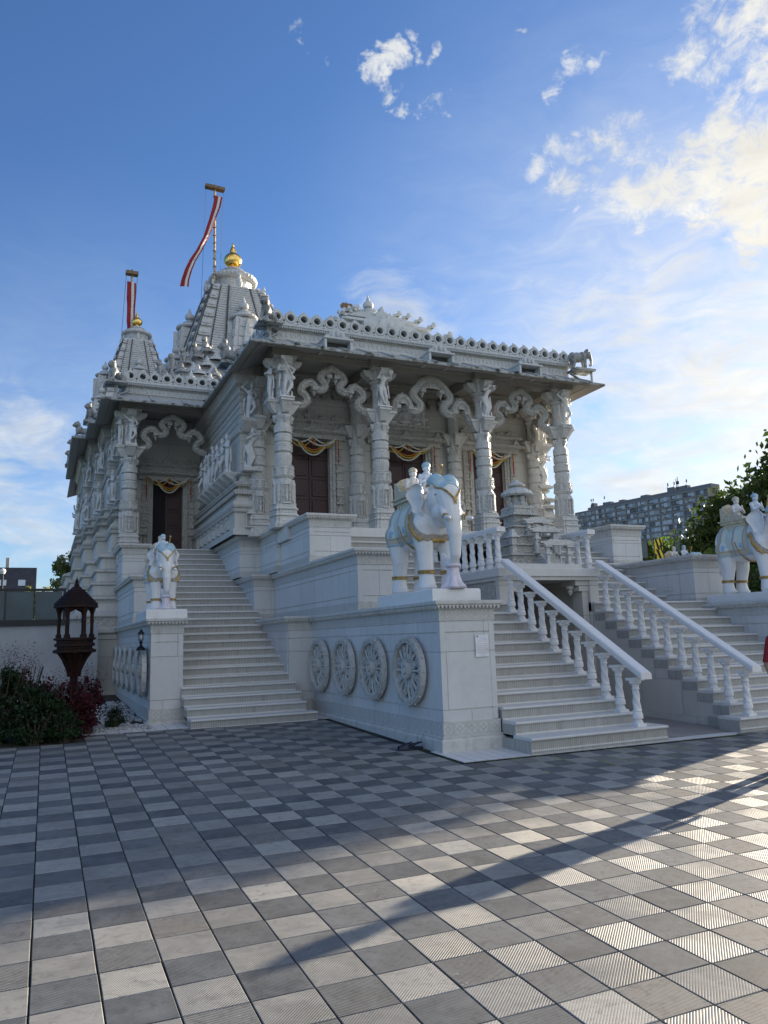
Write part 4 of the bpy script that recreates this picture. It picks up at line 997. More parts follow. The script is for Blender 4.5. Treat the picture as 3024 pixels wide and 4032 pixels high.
def archmesh(half,cx,y,w_,d,hoods=(),pend=()):
    mb=MB(); p=arc(half); full=p+[(2*cx-a,b) for a,b in p[::-1][1:]]
    mb.ribbon(full,w_*1.18,d*.5,y+d*.25); mb.ribbon(full,w_*.80,d*.8,y+d*.1); mb.ribbon(full,w_*.52,d+.0,y); mb.ribbon(full,w_*.16,d+.05,y-.025)
    for (a,b) in pend:
        for s_ in (-1,1):
            x=cx+s_*(cx-a); mb.lathe([(.0,b-.13),(.018,b-.10),(.012,b-.085),(.035,b-.06),(.045,b-.03),(.05,b-.01),(.05,b+.05)],(x,y+d/2),10,cap=False); mb.box(x-.06,x+.06,y-.035,y+d+.035,b-.0,b+.09)
    for (a,b,r) in hoods:
        for s_ in ((-1,1) if abs(a-cx)>.01 else (1,)):
            x=cx+s_*(cx-a)
            for (ro,dd) in ((r,0),(r*.72,.02),(r*.42,.035)):
                pts=[(ro*math.cos(t),ro*math.sin(t)) for t in [PI*k/12 for k in range(13)]]; mb.prism(pts,(x,y+d*.75,b),(1,0,0),(0,0,1),(0,-1,0),d*.5+dd)
    for k in range(1,len(full)-1):
        q=full[k]; t_=(Vector(full[k+1])-Vector(full[k-1])).normalized(); nn=Vector((-t_.y,t_.x))
        for sg in (-1,1): mb.ell((q[0]+nn.x*w_*.5*sg,y+d*.3,q[1]+nn.y*w_*.5*sg),(.022,.05,.022),6,4)
        if k%6==0: mb.ell((q[0],y+d/2,q[1]+w_*.62),(.035,.05,.045),6,4)
    return mb
mk=lambda c_:archmesh([(a-5.89+c_,b) for a,b in B1],c_,15.82,.135,.14,pend=[(5.45-5.89+c_,7.03),(5.80-5.89+c_,7.34)])
for c_ in (5.89,AX2-5.89): mk(c_).build('arch',[M_carvf],TEM,smooth=18)
archmesh(B2,8.45,15.82,.155,.14,hoods=[(7.66,6.93,.19),(8.45,7.38,.23)],pend=[(7.52,6.80),(7.84,6.80),(8.20,7.27)]).build('arch',[M_carvf],TEM,smooth=18)
for mir in (False,True):
    mb=MB(mir); c_=3.08; k_=1.02
    a_=archmesh([(c_+(a-5.89)*k_,b+.02) for a,b in B1],c_,20.87,.135,.14,pend=[(c_-.44*k_,7.05),(c_-.09,7.36)]); mb.merge(a_); mb.build('arch',[M_carvf],TEM,smooth=18)
    # side arch of the front porch (runs in depth between column and wall)
    mb=MB(mir); o=archmesh([((a-5.89)*.62,b) for a,b in B1],0,-.06,.12,.12,pend=[]); mb.merge(o,(4.66,16.63,0),PI/2); mb.build('arch',[M_carvf],TEM,smooth=18)
# ---- beams, ceiling
mb=MB()
for (x0,x1,y0,y1) in ((4.5,12.4,15.75,16.05),(4.5,12.4,17.3,17.6)): mb.mould([(x0,y1),(x0,y0),(x1,y0),(x1,y1)],[(0,7.70),(0,7.80),(.03,7.81),(.03,7.86),(.06,7.88),(.06,7.97),(-.02,7.98)],cap=False); mb.box(x0+.01,x1-.01,y0+.01,y1-.01,7.701,7.97)
for x in CX: mb.box(x-.15,x+.15,16.05,17.35,7.72,7.97)
mb.box(4.3,12.6,15.7,22.5,7.975,8.05)
for k in range(26):
    x=4.62+.30*k+.13; mb.prism([(-.1,0),(.1,0),(.1,.10),(0,.18),(-.1,.10)],(x,17.5,7.50),(1,0,0),(0,0,1),(0,-1,0),.06); mb.box(x-.07,x+.07,17.36,17.5,7.40,7.50)
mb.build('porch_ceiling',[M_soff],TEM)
for x in CX:
    mb=MB(); mb.obox((x,15.9,7.70),.62,.62,.24); mb.obox((x,15.9,7.93),.80,.80,.06); mb.build('capital_block',[M_soff],TEM)
mb=MB(); mb.mould([(1.85,22.5),(1.85,20.8),(4.1,20.8)],[(0,7.70),(0,7.80),(.03,7.81),(.03,7.86),(.06,7.88),(.06,7.97),(-.3,7.98)],cap=False); mb.box(1.86,4.12,20.81,21.1,7.70,7.97); mb.box(1.86,2.14,20.81,22.6,7.70,7.97);mb.box(1.5,4.2,20.7,22.8,7.975,8.05); mb.obox((1.98,20.95,7.70),.62,.62,.26)
mb.build('side_porch_ceiling',[M_soff],TEM)
# ---- eaves
eave=[(.78,34.5),(.78,30.6),(.62,30.6),(.62,24.3),(1.0,24.3),(1.0,22.5),(1.17,22.5),(1.17,20.10),(3.72,20.10),(3.80,15.08)]
def inset(path,d):
    out=[];n=len(path);P=[Vector(p) for p in path]
    for i in range(n):
        a=P[max(i-1,0)];b=P[i];c=P[min(i+1,n-1)];d1=b-a;d2=c-b
        if d1.length<1e-6:d1=d2
        if d2.length<1e-6:d2=d1
        d1.normalize();d2.normalize();n1=Vector((-d1.y,d1.x));n2=Vector((-d2.y,d2.x));out.append(tuple(b+(n1+n2)/max(1+n1.dot(n2),.2)*d))
    return out
full=eave+[(AX2-x,y) for x,y in eave[::-1]]
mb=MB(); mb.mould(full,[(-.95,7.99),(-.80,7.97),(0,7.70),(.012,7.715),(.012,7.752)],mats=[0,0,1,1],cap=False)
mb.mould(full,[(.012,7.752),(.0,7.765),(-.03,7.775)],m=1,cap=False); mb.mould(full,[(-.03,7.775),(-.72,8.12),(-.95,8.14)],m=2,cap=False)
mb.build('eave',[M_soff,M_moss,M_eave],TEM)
def ribs(mb,path,step=.56):
    P=[Vector(p) for p in path]
    for i in range(len(P)-1):
        a=P[i];b=P[i+1];t=b-a;L=t.length
        if L<1: continue
        t.normalize();nn=Vector((-t.y,t.x)); k=int((L-.9)/step)
        if a.y>24.2 and b.y>24.2: continue
        for j in range(k+1):
            p=a+t*(.45+j*(L-.9)/max(k,1)); q0=p-nn*.02;q1=p+nn*.72;w_=.03
            sl=.10   # ribs lie slightly askew
            v=[]
            for (q,z) in ((q0,7.76),(q1+t*sl*0,8.11)):
                for s_ in (-1,1):
                    for dz in (0,.035): v.append((q.x+t.x*w_*s_,q.y+t.y*w_*s_,z+dz))
            mb=MB(); mb.add(v,[(0,1,3,2),(4,6,7,5),(0,4,5,1),(2,3,7,6),(1,5,7,3)])
            # scalloped droplet at the lip
            mb.ell((p.x,p.y,7.765),(.07,.07,.03),8,4,1); mb.build('eave_rib',[M_eave,M_moss],TEM)
ribs(None,full)
mb=MB(); P=[Vector(p) for p in full]
# soffit battens
for i in range(len(P)-1):
    a=P[i];b=P[i+1];t=b-a;L=t.length
    if L<1: continue
    t.normalize();nn=Vector((-t.y,t.x))
    for d_ in (.25,.5):
        q0=a+nn*d_+t*d_;q1=b+nn*d_-t*d_; z=7.70+.27*d_/.8-.012; mb.tube([(q0.x,q0.y,z),(q1.x,q1.y,z)],.018,4)
mb.build('soffit_mouldings',[M_soff],TEM)
# ---- cornice and ring parapet
par_=inset(full,.60)
pr=[(-.10,8.02),(-.10,8.13),(-.08,8.14),(-.08,8.30),(-.05,8.31),(-.03,8.36),(.04,8.37),(.07,8.39),(.07,8.42),(.05,8.435),(0.005,8.44),(0.005,8.465),(-.12,8.47),(-.12,8.1)]
mb=MB(); mb.mould(par_,pr,mats=[1,1,0,1,1,0,0,0,0,0,0,0,0],cap=False); teeth(mb,par_,.045,8.372,.055,.045)
P=[Vector(p) for p in par_]
for i in range(len(P)-1):      # S-carved brackets in the frieze
    a=P[i];b=P[i+1];t=b-a;L=t.length
    if L<.5: continue
    t.normalize();nn=Vector((t.y,-t.x)); k=int(L/.11)
    for j in range(k):
        p=a+t*((j+.5)*L/k)+nn*-.075; mb.ell((p.x,p.y,8.22),(.03,.03,.055),6,4)
mb.build('cornice',[M_par,M_carvf],TEM)
def ringunit(w_=.312,d=.13):
    mb=MB(); n=28; outer=[];inn=[];r1=.078
    for i in range(n):
        t=2*PI*i/n; c,s_=math.cos(t),math.sin(t)
        ro=.146+.028*max(0,1-abs((t-PI/2))/.38)
        if s_<-.05:
            k=min(w_/2/max(abs(c),1e-6),.142/max(-s_,1e-6)); ro=k
        elif s_<.35: ro=min(w_/2/max(abs(c),1e-6),.158)
        outer.append((ro*c,ro*s_)); inn.append((r1*c,r1*s_))
    vs=[];
    for y in (0,d):
        vs+=[(a,y,b) for a,b in outer]+[(a,y,b) for a,b in inn]
    N2=2*n; fs=[]
    for i in range(n):
        j=(i+1)%n; fs+=[(i,j,n+j,n+i),(N2+i,N2+n+i,N2+n+j,N2+j),(i,N2+i,N2+j,j),(n+i,n+j,N2+n+j,N2+n+i)]
    mb.add(vs,fs)
    # raised ring
    vs=[]
    for i in range(n):
        t=2*PI*i/n
        for (r,y) in ((.124,0),(.122,-.014),(.082,-.014),(.078,0)): vs.append((r*math.cos(t),y,r*math.sin(t)))
    mb.add(vs,[(i*4+k,((i+1)%n)*4+k,((i+1)%n)*4+k+1,i*4+k+1) for i in range(n) for k in range(3)])
    mb.add([(.128*math.cos(2*PI*i/n)*(1 if q else .965),-.003,.128*math.sin(2*PI*i/n)*(1 if q else .965)) for i in range(n) for q in (0,1)],[(2*i,2*((i+1)%n),2*((i+1)%n)+1,2*i+1) for i in range(n)],1)
    mb.ell((0,d*.4,.19),(.014,.02,.02),6,4)
    mb.box(-.10,.10,d-.01,d-.006,-.1,.1,2)
    for s_ in(-1,1): mb.ell((s_*w_/2,-.001,-.075),(.026,.01,.026),8,4,2)
    return mb
RU=ringunit()
mb=MB()
for i in range(len(P)-1):
    a=P[i];b=P[i+1];t=b-a;L=t.length
    if L<.3: continue
    t.normalize(); ang=math.atan2(t.y,t.x); k=max(1,round(L/.312))
    if a.y>26 and b.y>26: continue
    for j in range(k):
        p=a+t*((j+.5)*L/k); mb.merge(RU,(p.x,p.y,8.61),ang,1.0)
mb.build('parapet',[M_par,M_hole,M_hole],TEM)
# little roof shrines on the eave (dormers)
def dormer(c,ang=0):
    mb=MB(); mb.box(-.33,-.28,-.26,.2,7.83,8.06);mb.box(.28,.33,-.26,.2,7.83,8.06);mb.box(-.35,.35,-.29,.3,8.06,8.10);mb.box(-.28,.28,-.02,.2,7.93,8.06,1)
    mb.prism([(-.30,0),(.30,0),(.27,.09),(.20,.09),(.18,.15),(.11,.19),(.0,.29),(-.11,.19),(-.18,.15),(-.20,.09),(-.27,.09)],(0,-.10,8.10),(1,0,0),(0,0,1),(0,-1,0),.08)
    for q in (-.12,0,.12): mb.ell((q,-.20,8.19+.03*(q==0)),(.04,.03,.075),7,5)
    for q in (-.26,.26): mb.ell((q,-.2,8.13),(.03,.03,.04),6,4)
    o=MB(); o.merge(mb,(c[0],c[1],0),ang); return o.build('roof_shrine',[M_par,M_hole],TEM)
for x in (5.83,8.43,10.95): dormer((x,15.50))
# ---------------------------------------------------------------- towers, roofs, flanks
random.seed(5)
def amalaka(mb,c,z,r,m=0,n=96,ribs=36):
    """ribbed disc with bell and neck"""
    rb=lambda t,rr,zz: rr*(1+.035*abs(math.sin(ribs/2*t))-.02)
    pr=[(r*.80,z),(r*.86,z+.02*r)]
    for k in range(11):
        a=-PI/2+PI*k/10; pr.append((r*(.86+.14*math.cos(a)),z+r*(.14+.13*math.sin(a))))
    mb.lathe(pr,c,n,mod=rb,m=m,cap=False)
    pr=[(r*.86,z+r*.27),(r*.80,z+r*.33),(r*.62,z+r*.40),(r*.50,z+r*.46),(r*.50,z+r*.50),(r*.54,z+r*.53),(r*.50,z+r*.57),(r*.36,z+r*.62),(r*.30,z+r*.66),(r*.30,z+r*.70)]
    mb.lathe(pr,c,n//2,m=m,cap=False)
    return z+r*.68
def kalash(mb,c,z,r,m=0):
    pr=[(r*.55,0),(r*.62,.05),(r*.42,.22),(r*.40,.34),(r*.62,.46),(r*.9,.72),(r*1.0,1.05),(r*.95,1.35),(r*.8,1.6),(r*.55,1.78),(r*.48,1.86),(r*.38,1.95),(r*.36,2.1),(r*.30,2.4),(r*.18,2.65),(r*.12,2.8),(r*.14,2.9),(r*.09,3.05),(0,3.2)]
    mb.lathe([(a,z+b*r) for a,b in pr],c,24,m=m,cap=False)
def curve(k,b,t,p=1.55):   # half width at height fraction k
    return b+(t-b)*k**(1/p) if False else b-(b-t)*(k**p)
def sikhara(name,c,z0,z1,b,t,gold,bands,full=True,disc=1.0):
    """curvilinear tower: stepped plan shaft, corner turrets, amalaka, kalash"""
    mb=MB(); L=26; H=z1-z0
    # plan: central offsets projecting
    def ring(w_):
        q=[(-1,1,.0),]
        a=w_*.40;bb=w_*.68;o1=w_*.10;o2=w_*.05
        pts=[(-w_,-w_),(-bb,-w_),(-bb,-w_-o2),(-a,-w_-o2),(-a,-w_-o1),(a,-w_-o1),(a,-w_-o2),(bb,-w_-o2),(bb,-w_),(w_,-w_)]
        out=[]
        for k in range(4):
            ca,sa=math.cos(k*PI/2),math.sin(k*PI/2); out+=[(x*ca-y*sa,x*sa+y*ca) for x,y in pts[:-1]]
        return out
    vs=[];n=36
    for j in range(L+1):
        k=j/L; w_=b-(b-t)*(k**1.25); vs+=[(c[0]+x,c[1]+y,z0+H*k) for x,y in ring(w_)]
    fs=[];ms=[]
    for j in range(L):
        for i in range(n):
            f=(j*n+i,j*n+(i+1)%n,(j+1)*n+(i+1)%n,(j+1)*n+i)
            seg=i%9; mb.add([vs[q] for q in f],[(0,1,2,3)],1 if seg in(0,8) else 0)
    mb.add(vs[L*n:],[tuple(range(n))],1)
    # thin raised dark strips, their colour painting the shade of grooves
    for k4 in range(4):
        R_=Matrix.Rotation(k4*PI/2,3,'Z')
        for sx in (-1,1):
            for (fr,oo) in ((.40,.10),(.68,.05),(.99,.0)):
                pts=[]
                for j in range(L+1):
                    k=j/L; w_=b-(b-t)*(k**1.25); p=R_@Vector((sx*w_*fr*.985,-w_*(1+oo)-.012,0)); pts.append((c[0]+p.x,c[1]+p.y,z0+H*k))
                mb.tube(pts,.020*b/1.6,5,2)
        # corner cushions
        nb=bands
        for j in range(nb):
            k=(j+.6)/nb; w_=b-(b-t)*(k**1.25); ww=w_*.15
            for sx in(-1,1):
                p=R_@Vector((sx*w_*.84,-w_-.02,0)); hh=H/nb
                mb.obox((c[0]+p.x,c[1]+p.y,z0+H*k-hh*.12),ww*1.5,.07*b,hh*.14,k4*PI/2,1)
                mb.ell((c[0]+p.x,c[1]+p.y,z0+H*k+hh*.12),(ww*.85 if k4%2==0 else .055*b,ww*.85 if k4%2 else .055*b,hh*.18),8,5,1)
        # horizontal courses on the middle bands
        nr=bands*4
        for j in range(nr):
            k=(j+.5)/nr; w_=b-(b-t)*(k**1.25)
            for sx in(-1,1):
                p=R_@Vector((sx*w_*.54,-w_*1.05,0)); mb.obox((c[0]+p.x,c[1]+p.y,z0+H*k),w_*.24,.05,H/nr*.62,k4*PI/2,1)
            p=R_@Vector((0,-w_*1.10,0)); mb.obox((c[0]+p.x,c[1]+p.y,z0+H*k),w_*.62,.04,H/nr*.55,k4*PI/2,1)
    body=mb.build(name,[M_tower,M_towerp,M_hole],TEM)
    mb=MB(); w_=t
    mb.box(c[0]-w_*1.02,c[0]+w_*1.02,c[1]-w_*1.02,c[1]+w_*1.02,z1-.12,z1+.06)
    zz=amalaka(mb,c,z1+disc*.60,disc); mb.lathe([(disc*.7,z1),(disc*.72,z1+disc*.4),(disc*.8,z1+disc*.62)],c,24,cap=False)
    for k4 in range(4):   # seated guardians around the disc
        p=Matrix.Rotation(k4*PI/2,3,'Z')@Vector((0,-t*1.02,0)); mb.ell((c[0]+p.x,c[1]+p.y,z1+.22*t),(.13*t,.13*t,.26*t),8,6);mb.ell((c[0]+p.x,c[1]+p.y,z1+.50*t),(.08*t,.08*t,.10*t),8,6)
        p=Matrix.Rotation(k4*PI/2,3,'Z')@Vector((-t*.98,-t*.98,0)); mb.ell((c[0]+p.x,c[1]+p.y,z1+.10),(.05*t,.05*t,.16*t),8,6)
    mb.build('ribbed_disc',[M_towerp],body)
    mb=MB(); kalash(mb,c,zz,gold); mb.build('gilded_finial',[M_brass],body)
    return body,zz
def turret(mb,c,z0,h,b,m=0):
    """small spirelet: tapering stepped shaft + ribbed disc + pot"""
    for j in range(5):
        k=j/5; w_=b*(1-.38*k**1.2); mb.obox((c[0],c[1],z0+h*k),2*w_,2*w_,h*.17,0,m,.97); mb.obox((c[0],c[1],z0+h*k+.001),1.3*w_,2.16*w_,h*.165,0,m,.97); mb.obox((c[0],c[1],z0+h*k+.002),2.16*w_,1.3*w_,h*.16,0,m,.97)
        mb.obox((c[0],c[1],z0+h*(k+.17)),2*w_*.9,2*w_*.9,h*.031,0,m)
    for k4 in range(4): 
        p=Matrix.Rotation(k4*PI/2,3,'Z')@Vector((0,-b*1.1,0)); mb.prism([(-.28*b,0),(.28*b,0),(.22*b,h*.6),(0,h*.95),(-.22*b,h*.6)],(c[0]+p.x*.98,c[1]+p.y*.98,z0),(math.cos(k4*PI/2),math.sin(k4*PI/2),0),(0,0,1),(-p.x/b/1.1,-p.y/b/1.1,0),.3*b,m)
    zz=amalaka(mb,c,z0+h*1.0,b*.92,m,48,24); kalash(mb,c,zz,b*.33,m)
MAIN=(8.45,37.3); mt_,mz=sikhara('main_tower',MAIN,12.2,19.05,3.15,1.33,.475,12,disc=1.25)
mb=MB()
for (dx,dy,z,h,b) in ((0,-2.35,14.3,2.6,.74),(-2.2,0,14.3,2.7,.72),(2.3,0,14.3,2.6,.74),(-2.3,-2.3,12.2,2.4,.6),(2.3,-2.3,12.2,2.4,.6),(-2.9,-.4,12.6,2.5,.62),(2.9,-.4,12.6,2.5,.62),(0,-3.2,12.6,1.9,.6),(-3.3,-1.2,11.6,2.4,.62),(-3.1,-2.9,11.2,1.9,.55)):
    mb=MB(); turret(mb,(MAIN[0]+dx,MAIN[1]+dy),z,h,b); mb.build('tower_turret',[M_towerp],mt_)
for mir in (False,True):
    cx=3.45 if not mir else AX2-3.45
    st_,sz=sikhara('side_tower',(cx,34.6),10.3,14.85,1.72,.62,.24,11,disc=.66)
    for (dx,dy,z,h,b) in ((0,-1.25,11.6,1.6,.40),(-1.30,0,11.4,1.8,.45),(1.30,0,11.4,1.8,.45),(-1.5,-1.3,10.2,1.5,.45),(1.5,-1.5,10.0,1.5,.42)): mb=MB(); turret(mb,(cx+dx,34.6+dy),z,h,b); mb.build('tower_turret',[M_towerp],st_)
# bodies below the towers
mb=MB(); mb.box(1.3,AX2-1.3,24.5,39,7.95,8.6); mb.box(5.0,11.9,33.2,41,8.2,12.4);mb.box(1.7,5.1,32.6,36.6,8.2,10.5);mb.box(AX2-5.1,AX2-1.7,32.6,36.6,8.2,10.5)
mb.box(1.9,AX2-1.9,20.9,24.6,8.0,8.52); mb.box(4.4,12.5,15.75,22,8.06,8.50); mb.box(3.9,13,22.0,24.6,8.0,8.5)
mb.build('roof_base',[M_towerp],TEM)
# pyramidal bell roofs (small bells in rising tiers) with lions
def lionmesh():
    P=[('e',(0,.12,.26),(.13,.24,.14)),('e',(0,-.12,.32),(.13,.14,.17)),('e',(0,-.20,.52),(.12,.13,.13)),('e',(0,-.31,.49),(.06,.07,.06)),('c',(.07,-.18,.25),(.075,-.24,.03),.05,.045),('c',(-.07,-.18,.25),(-.075,-.24,.03),.05,.045),
       ('c',(.08,.26,.2),(.09,.16,.03),.065,.05),('c',(-.08,.26,.2),(-.09,.16,.03),.065,.05),('c',(0,.36,.25),(.03,.42,.5),.025,.03),('e',(.08,-.16,.63),(.03,.03,.04)),('e',(-.08,-.16,.63),(.03,.03,.04)),('b',(-.15,.15,-.32,.34,-.03,.02))]
    return blob(P,.022,2,'lion')
LION=lionmesh(); LION.materials.append(M_wfig)
def lion(par,x,y,z,s_,rz,name='carved_lion'):
    o=bpy.data.objects.new(name,LION); COL.objects.link(o); o.parent=par; w_=wloc(par); o.location=(x-w_.x,y-w_.y,z-w_.z); o.scale=(s_,)*3; o.rotation_euler=(0,0,rz); return o
def bellroof(c,z0,w_,n,step,bell,name='bell_roof',lions=True,front=True):
    mb=MB()
    for j in range(n):
        hw=w_*(1-j/(n+.4)); z=z0+j*step
        mb.box(c[0]-hw,c[0]+hw,c[1]-hw,c[1]+hw,(8.5 if j==0 else z-.4),z+step*.35); mb.box(c[0]-hw-.06,c[0]+hw+.06,c[1]-hw-.06,c[1]+hw+.06,z+step*.35,z+step*.45)
        k=max(1,int(2*hw/(bell*2.15)))
        for i in range(k+1):
            for (ax,sg) in ((0,-1),(1,-1),(1,1)):
                u=-hw+2*hw*i/k if k else 0
                p=(c[0]+u,c[1]+sg*hw) if ax==0 else (c[0]+sg*hw,c[1]+u)
                mb.lathe([(bell,z+step*.45),(bell*1.02,z+step*.55),(bell*.8,z+step*.72),(bell*.55,z+step*.80),(bell*.6,z+step*.88),(bell*.35,z+step*1.0),(bell*.22,z+step*1.1),(bell*.28,z+step*1.2),(0,z+step*1.45)],p,10,cap=False)
    o=mb.build(name,[M_towerp],TEM)
    if lions:
        for j in range(n):
            hw=w_*(1-j/(n+.4)); z=z0+j*step+step*.45
            for (dx,dy,rz) in ((-hw,-hw,-.7),(0,-hw,0),(hw,-hw,.7)): lion(o,c[0]+dx,c[1]+dy-.05,z,1.0*step/.45*.9,rz)
    return o
bellroof((6.6,31.6),11.2,2.8,5,.5,.34)          # hall roof in front of the main tower
bellroof((5.0,28.4),9.9,1.9,4,.42,.26,lions=False)
bellroof((10.3,31.6),11.2,2.8,5,.5,.34,lions=False)
# stepped roof over the front porch: diagonal slabs with scrolls and a bell pinnacle
c=(8.45,19.6); mb=MB()
for j,(hw,z,h) in enumerate(((1.55,8.45,1.20),(1.22,9.76,.24),(.95,10.08,.16),(.70,10.30,.12),(.5,10.46,.08))):
    mb.box(c[0]-hw,c[0]+hw,c[1]-hw,c[1]+hw,z,z+h); mb.box(c[0]-hw-.14,c[0]+hw+.14,c[1]-hw-.14,c[1]+hw+.14,z+h,z+h+.07)
    mb.box(c[0]-hw*.62,c[0]+hw*.62,c[1]-hw-.22,c[1]+hw+.22,z+.0,z+h-.002)
    for sx in(-1,1):
        mb.prism([(0,0),(.20,0),(.27,.06),(.26,.13),(.20,.08),(0,.06)],(c[0]+sx*hw,c[1]-hw-.1,z+h+.071),(sx,0,0),(0,0,1),(0,-1,0),.08*1)
        mb.prism([(0,0),(.20,0),(.27,.06),(.26,.13),(.20,.08),(0,.06)],(c[0]+sx*(hw+.1),c[1]-hw,z+h+.071),(0,-1,0),(0,0,1),(sx,0,0),.08)
for (w_,z) in ((.72,9.55),(.46,9.98)):
    mb.prism([(-w_,0),(w_,0),(w_*.8,.12),(w_*.7,.28),(w_*.45,.36),(w_*.4,.5),(w_*.15,.56),(0,.72),(-w_*.15,.56),(-w_*.4,.5),(-w_*.45,.36),(-w_*.7,.28),(-w_*.8,.12)],(c[0],c[1]-1.5+(z-9.55)*1.2,z),(1,0,0),(0,0,1),(0,1,0),.3)
    for q in(-.5,0,.5): mb.ell((c[0]+q*w_,c[1]-1.54+(z-9.55)*1.2,z+.2+.1*(q==0)),(.09,.05,.11),8,6)
zz=amalaka(mb,c,10.55,.42,0,64,20); 
mb.lathe([(.46,10.50),(.44,10.60),(.34,10.70),(.26,10.84),(.30,10.90),(.17,10.98)],c,20,cap=False); kalash(mb,c,10.95,.16)
mb.build('porch_roof',[M_par],TEM)
# roof corner animals on brackets
for (x,y,rz,k) in ((4.28,15.45,-.75,0),(4.05,18.2,-PI/2,0),(1.55,20.5,-.75,0),(1.2,24.5,-.9,0),(1.0,26.6,-PI/2,0),(.9,29,-PI/2,0),(.85,30.8,-1.2,0)):
    b_=MB(); b_.box(x-.27,x+.27,y-.27,y+.27,8.24,8.29); b_.box(x-.05,x+.05,y-.05,y+.05,7.85,8.24); o=b_.build('roof_bracket',[M_moss],TEM); lion(o,x,y,8.30,.86,rz)
# ---- left and right flanks: stepped moulded walls
pr,ms=wallprof(3.9,8.0,.30)
low=[]; 
def lowprof(z0,z1):
    H=z1-z0; q=[(.95,z0-.2),(.95,z0+.05),(.90,z0+.08),(.86,z0+.10),(.86,z0+.32),(.93,z0+.36),(.93,z0+.42),(.80,z0+.50),(.72,z0+.70),(.74,z0+.76),(.83,z0+.80),(.83,z0+.86),(.70,z0+.90),(.70,z0+1.14),(.76,z0+1.17),(.76,z0+1.22),(.62,z0+1.26),(.62,z0+1.48),(.68,z0+1.51),(.68,z0+1.56),(.52,z0+1.60),(.50,z0+1.85),(.58,z0+1.90),(.58,z0+1.96),(.30,z1+.02)]
    return q
flank=[(1.7,39.0),(1.7,34.9),(1.55,34.9),(1.55,33.2),(1.3,33.2),(1.3,30.6),(1.15,30.6),(1.15,27.4),(1.35,27.4),(1.35,25.2),(1.6,25.2),(1.6,23.3),(1.86,23.3),(1.86,21.6),(2.0,21.6)]
lp=lowprof(1.85,3.9)
for mir in(False,True):
    mb=MB(mir); mb.mould(flank,lp,mats=[1,1,1,2,1,1,1,1,1,1,1,2,1,1,1,2,1,1,1,2,1,1,1,1],cap=False); mb.mould(flank,pr,mats=ms,cap=False)
    mb.mould(flank,[(1.0,-.3),(1.0,.3),(.96,.33),(.96,1.62),(1.0,1.64),(1.0,1.76),(1.06,1.80),(1.06,1.86),(.8,1.87)],m=0,cap=False)
    mb.build('flank_wall',[M_wall,M_cor,M_carv],TEM)
    mb=MB(mir); mb.box(2.0,4.15,22.6,22.9,3.8,7.95) if False else None
    # portico back wall with a door opening
    for (x0,x1,z0,z1) in ((1.9,2.78,3.86,7.95),(3.62,4.2,3.86,7.95),(2.78,3.62,6.15,7.95)): mb.box(x0,x1,22.5,22.75,z0,z1)
    mb.build('portico_wall',[M_wall],TEM)
    S_=-1 if not mir else 1; X=(lambda x:AX2-x) if mir else (lambda x:x)
    for k,(x,y,r_) in enumerate(((1.86,22.4,S_*PI/2),(1.72,23.1,0),(1.6,24.2,S_*PI/2),(1.46,25.0,0),(1.35,26.2,S_*PI/2),(1.22,27.2,0),(1.15,28.2,S_*PI/2),(1.15,29.4,S_*PI/2))):
        a_=figure(TEM,(k*3+1)%5,X(x-(.17 if r_ else 0)),y-(.17 if not r_ else 0),5.46,.9,r_)
        if k<6: figure(TEM,(k*2)%5,X(x-(.12 if r_ else 0)),y-(.12 if not r_ else 0),6.75,.85,r_)
mb=MB(); mb.box(2.1,AX2-2.1,22.8,39,3.8,7.9); mb.box(2.0,AX2-2.0,22.6,39,-.2,3.9); mb.build('core',[M_wall],TEM)
door(3.2,.42,22.55,3.86,6.15,open_=True)
mb=MB(); mb.box(2.78,2.80,22.45,22.7,3.86,6.15); 
surround(3.2,.42,22.5,3.86,6.15)
# wheel reliefs on the low flank wall
for y in (22.6,23.9): wheel(TEM,.86+.0,y,1.0,-1,.45)
# ---- flagpoles with banners
M_bar=simple('weathered_bar',(.22,.14,.07),.6,0,.3,9)
def flagpole(c,z0,z1,label,lean=(0,0),ban=None,w_=.62,pr_=.055):
    t=thing('flagpole',(c[0],c[1],z0),label,'flagpole','flagpoles behind the towers')
    mb=MB(); H=z1-z0; P_=lambda k:(c[0]+lean[0]*k,c[1]+lean[1]*k,z0+H*k)
    mb.tube([P_(0),P_(1)],pr_,10); n=int(H/.42)
    for k in range(n): p=P_(k/n); mb.lathe([(pr_,p[2]-.03),(pr_*1.9,p[2]),(pr_,p[2]+.03)],(p[0],p[1]),10,cap=False)
    mb.build('pole',[M_goldpole],t)
    p=P_(1); mb=MB(); mb.obox((p[0],p[1],z1-.02),w_*1.5,.30,.16,.05); mb.lathe([(.03,z1+.14),(.03,z1+.25),(0,z1+.3)],(p[0],p[1]),6); mb.build('top_bar',[M_bar],t)
    mb=MB()
    for s_ in (-1,1): mb.tube([(p[0]+s_*w_*.68,p[1],z1),(p[0]+s_*w_*.68-.3,p[1],z0)],.008,4)
    mb.build('cord',[M_iron],t)
    return t
M_goldpole=simple('worn_gilded_pole',(.55,.40,.22),.45,.5,.35,9)
def banner(t,pts,wd,th=0,mat=None):
    """three striped ribbon (red, white, red) following points (x,y,z); wd = width vector per point"""
    ws=(-.5,.0,.30,.5)
    for k in range(3):
        mb=MB(); vs=[]
        for i,p in enumerate(pts):
            w_=Vector(wd[i]); 
            for q in (ws[k],ws[k+1]):
                wob=.05*math.sin(i*1.3+q*5); vs.append((p[0]+w_.x*q,p[1]+w_.y*q+wob,p[2]+w_.z*q))
        n=len(pts); mb.add(vs,[(2*i,2*i+1,2*i+3,2*i+2) for i in range(n-1)]+[(2*i+2,2*i+3,2*i+1,2*i) for i in range(0)])
        mb.build('banner_stripe',[M_red if k!=1 else M_wcloth],t)
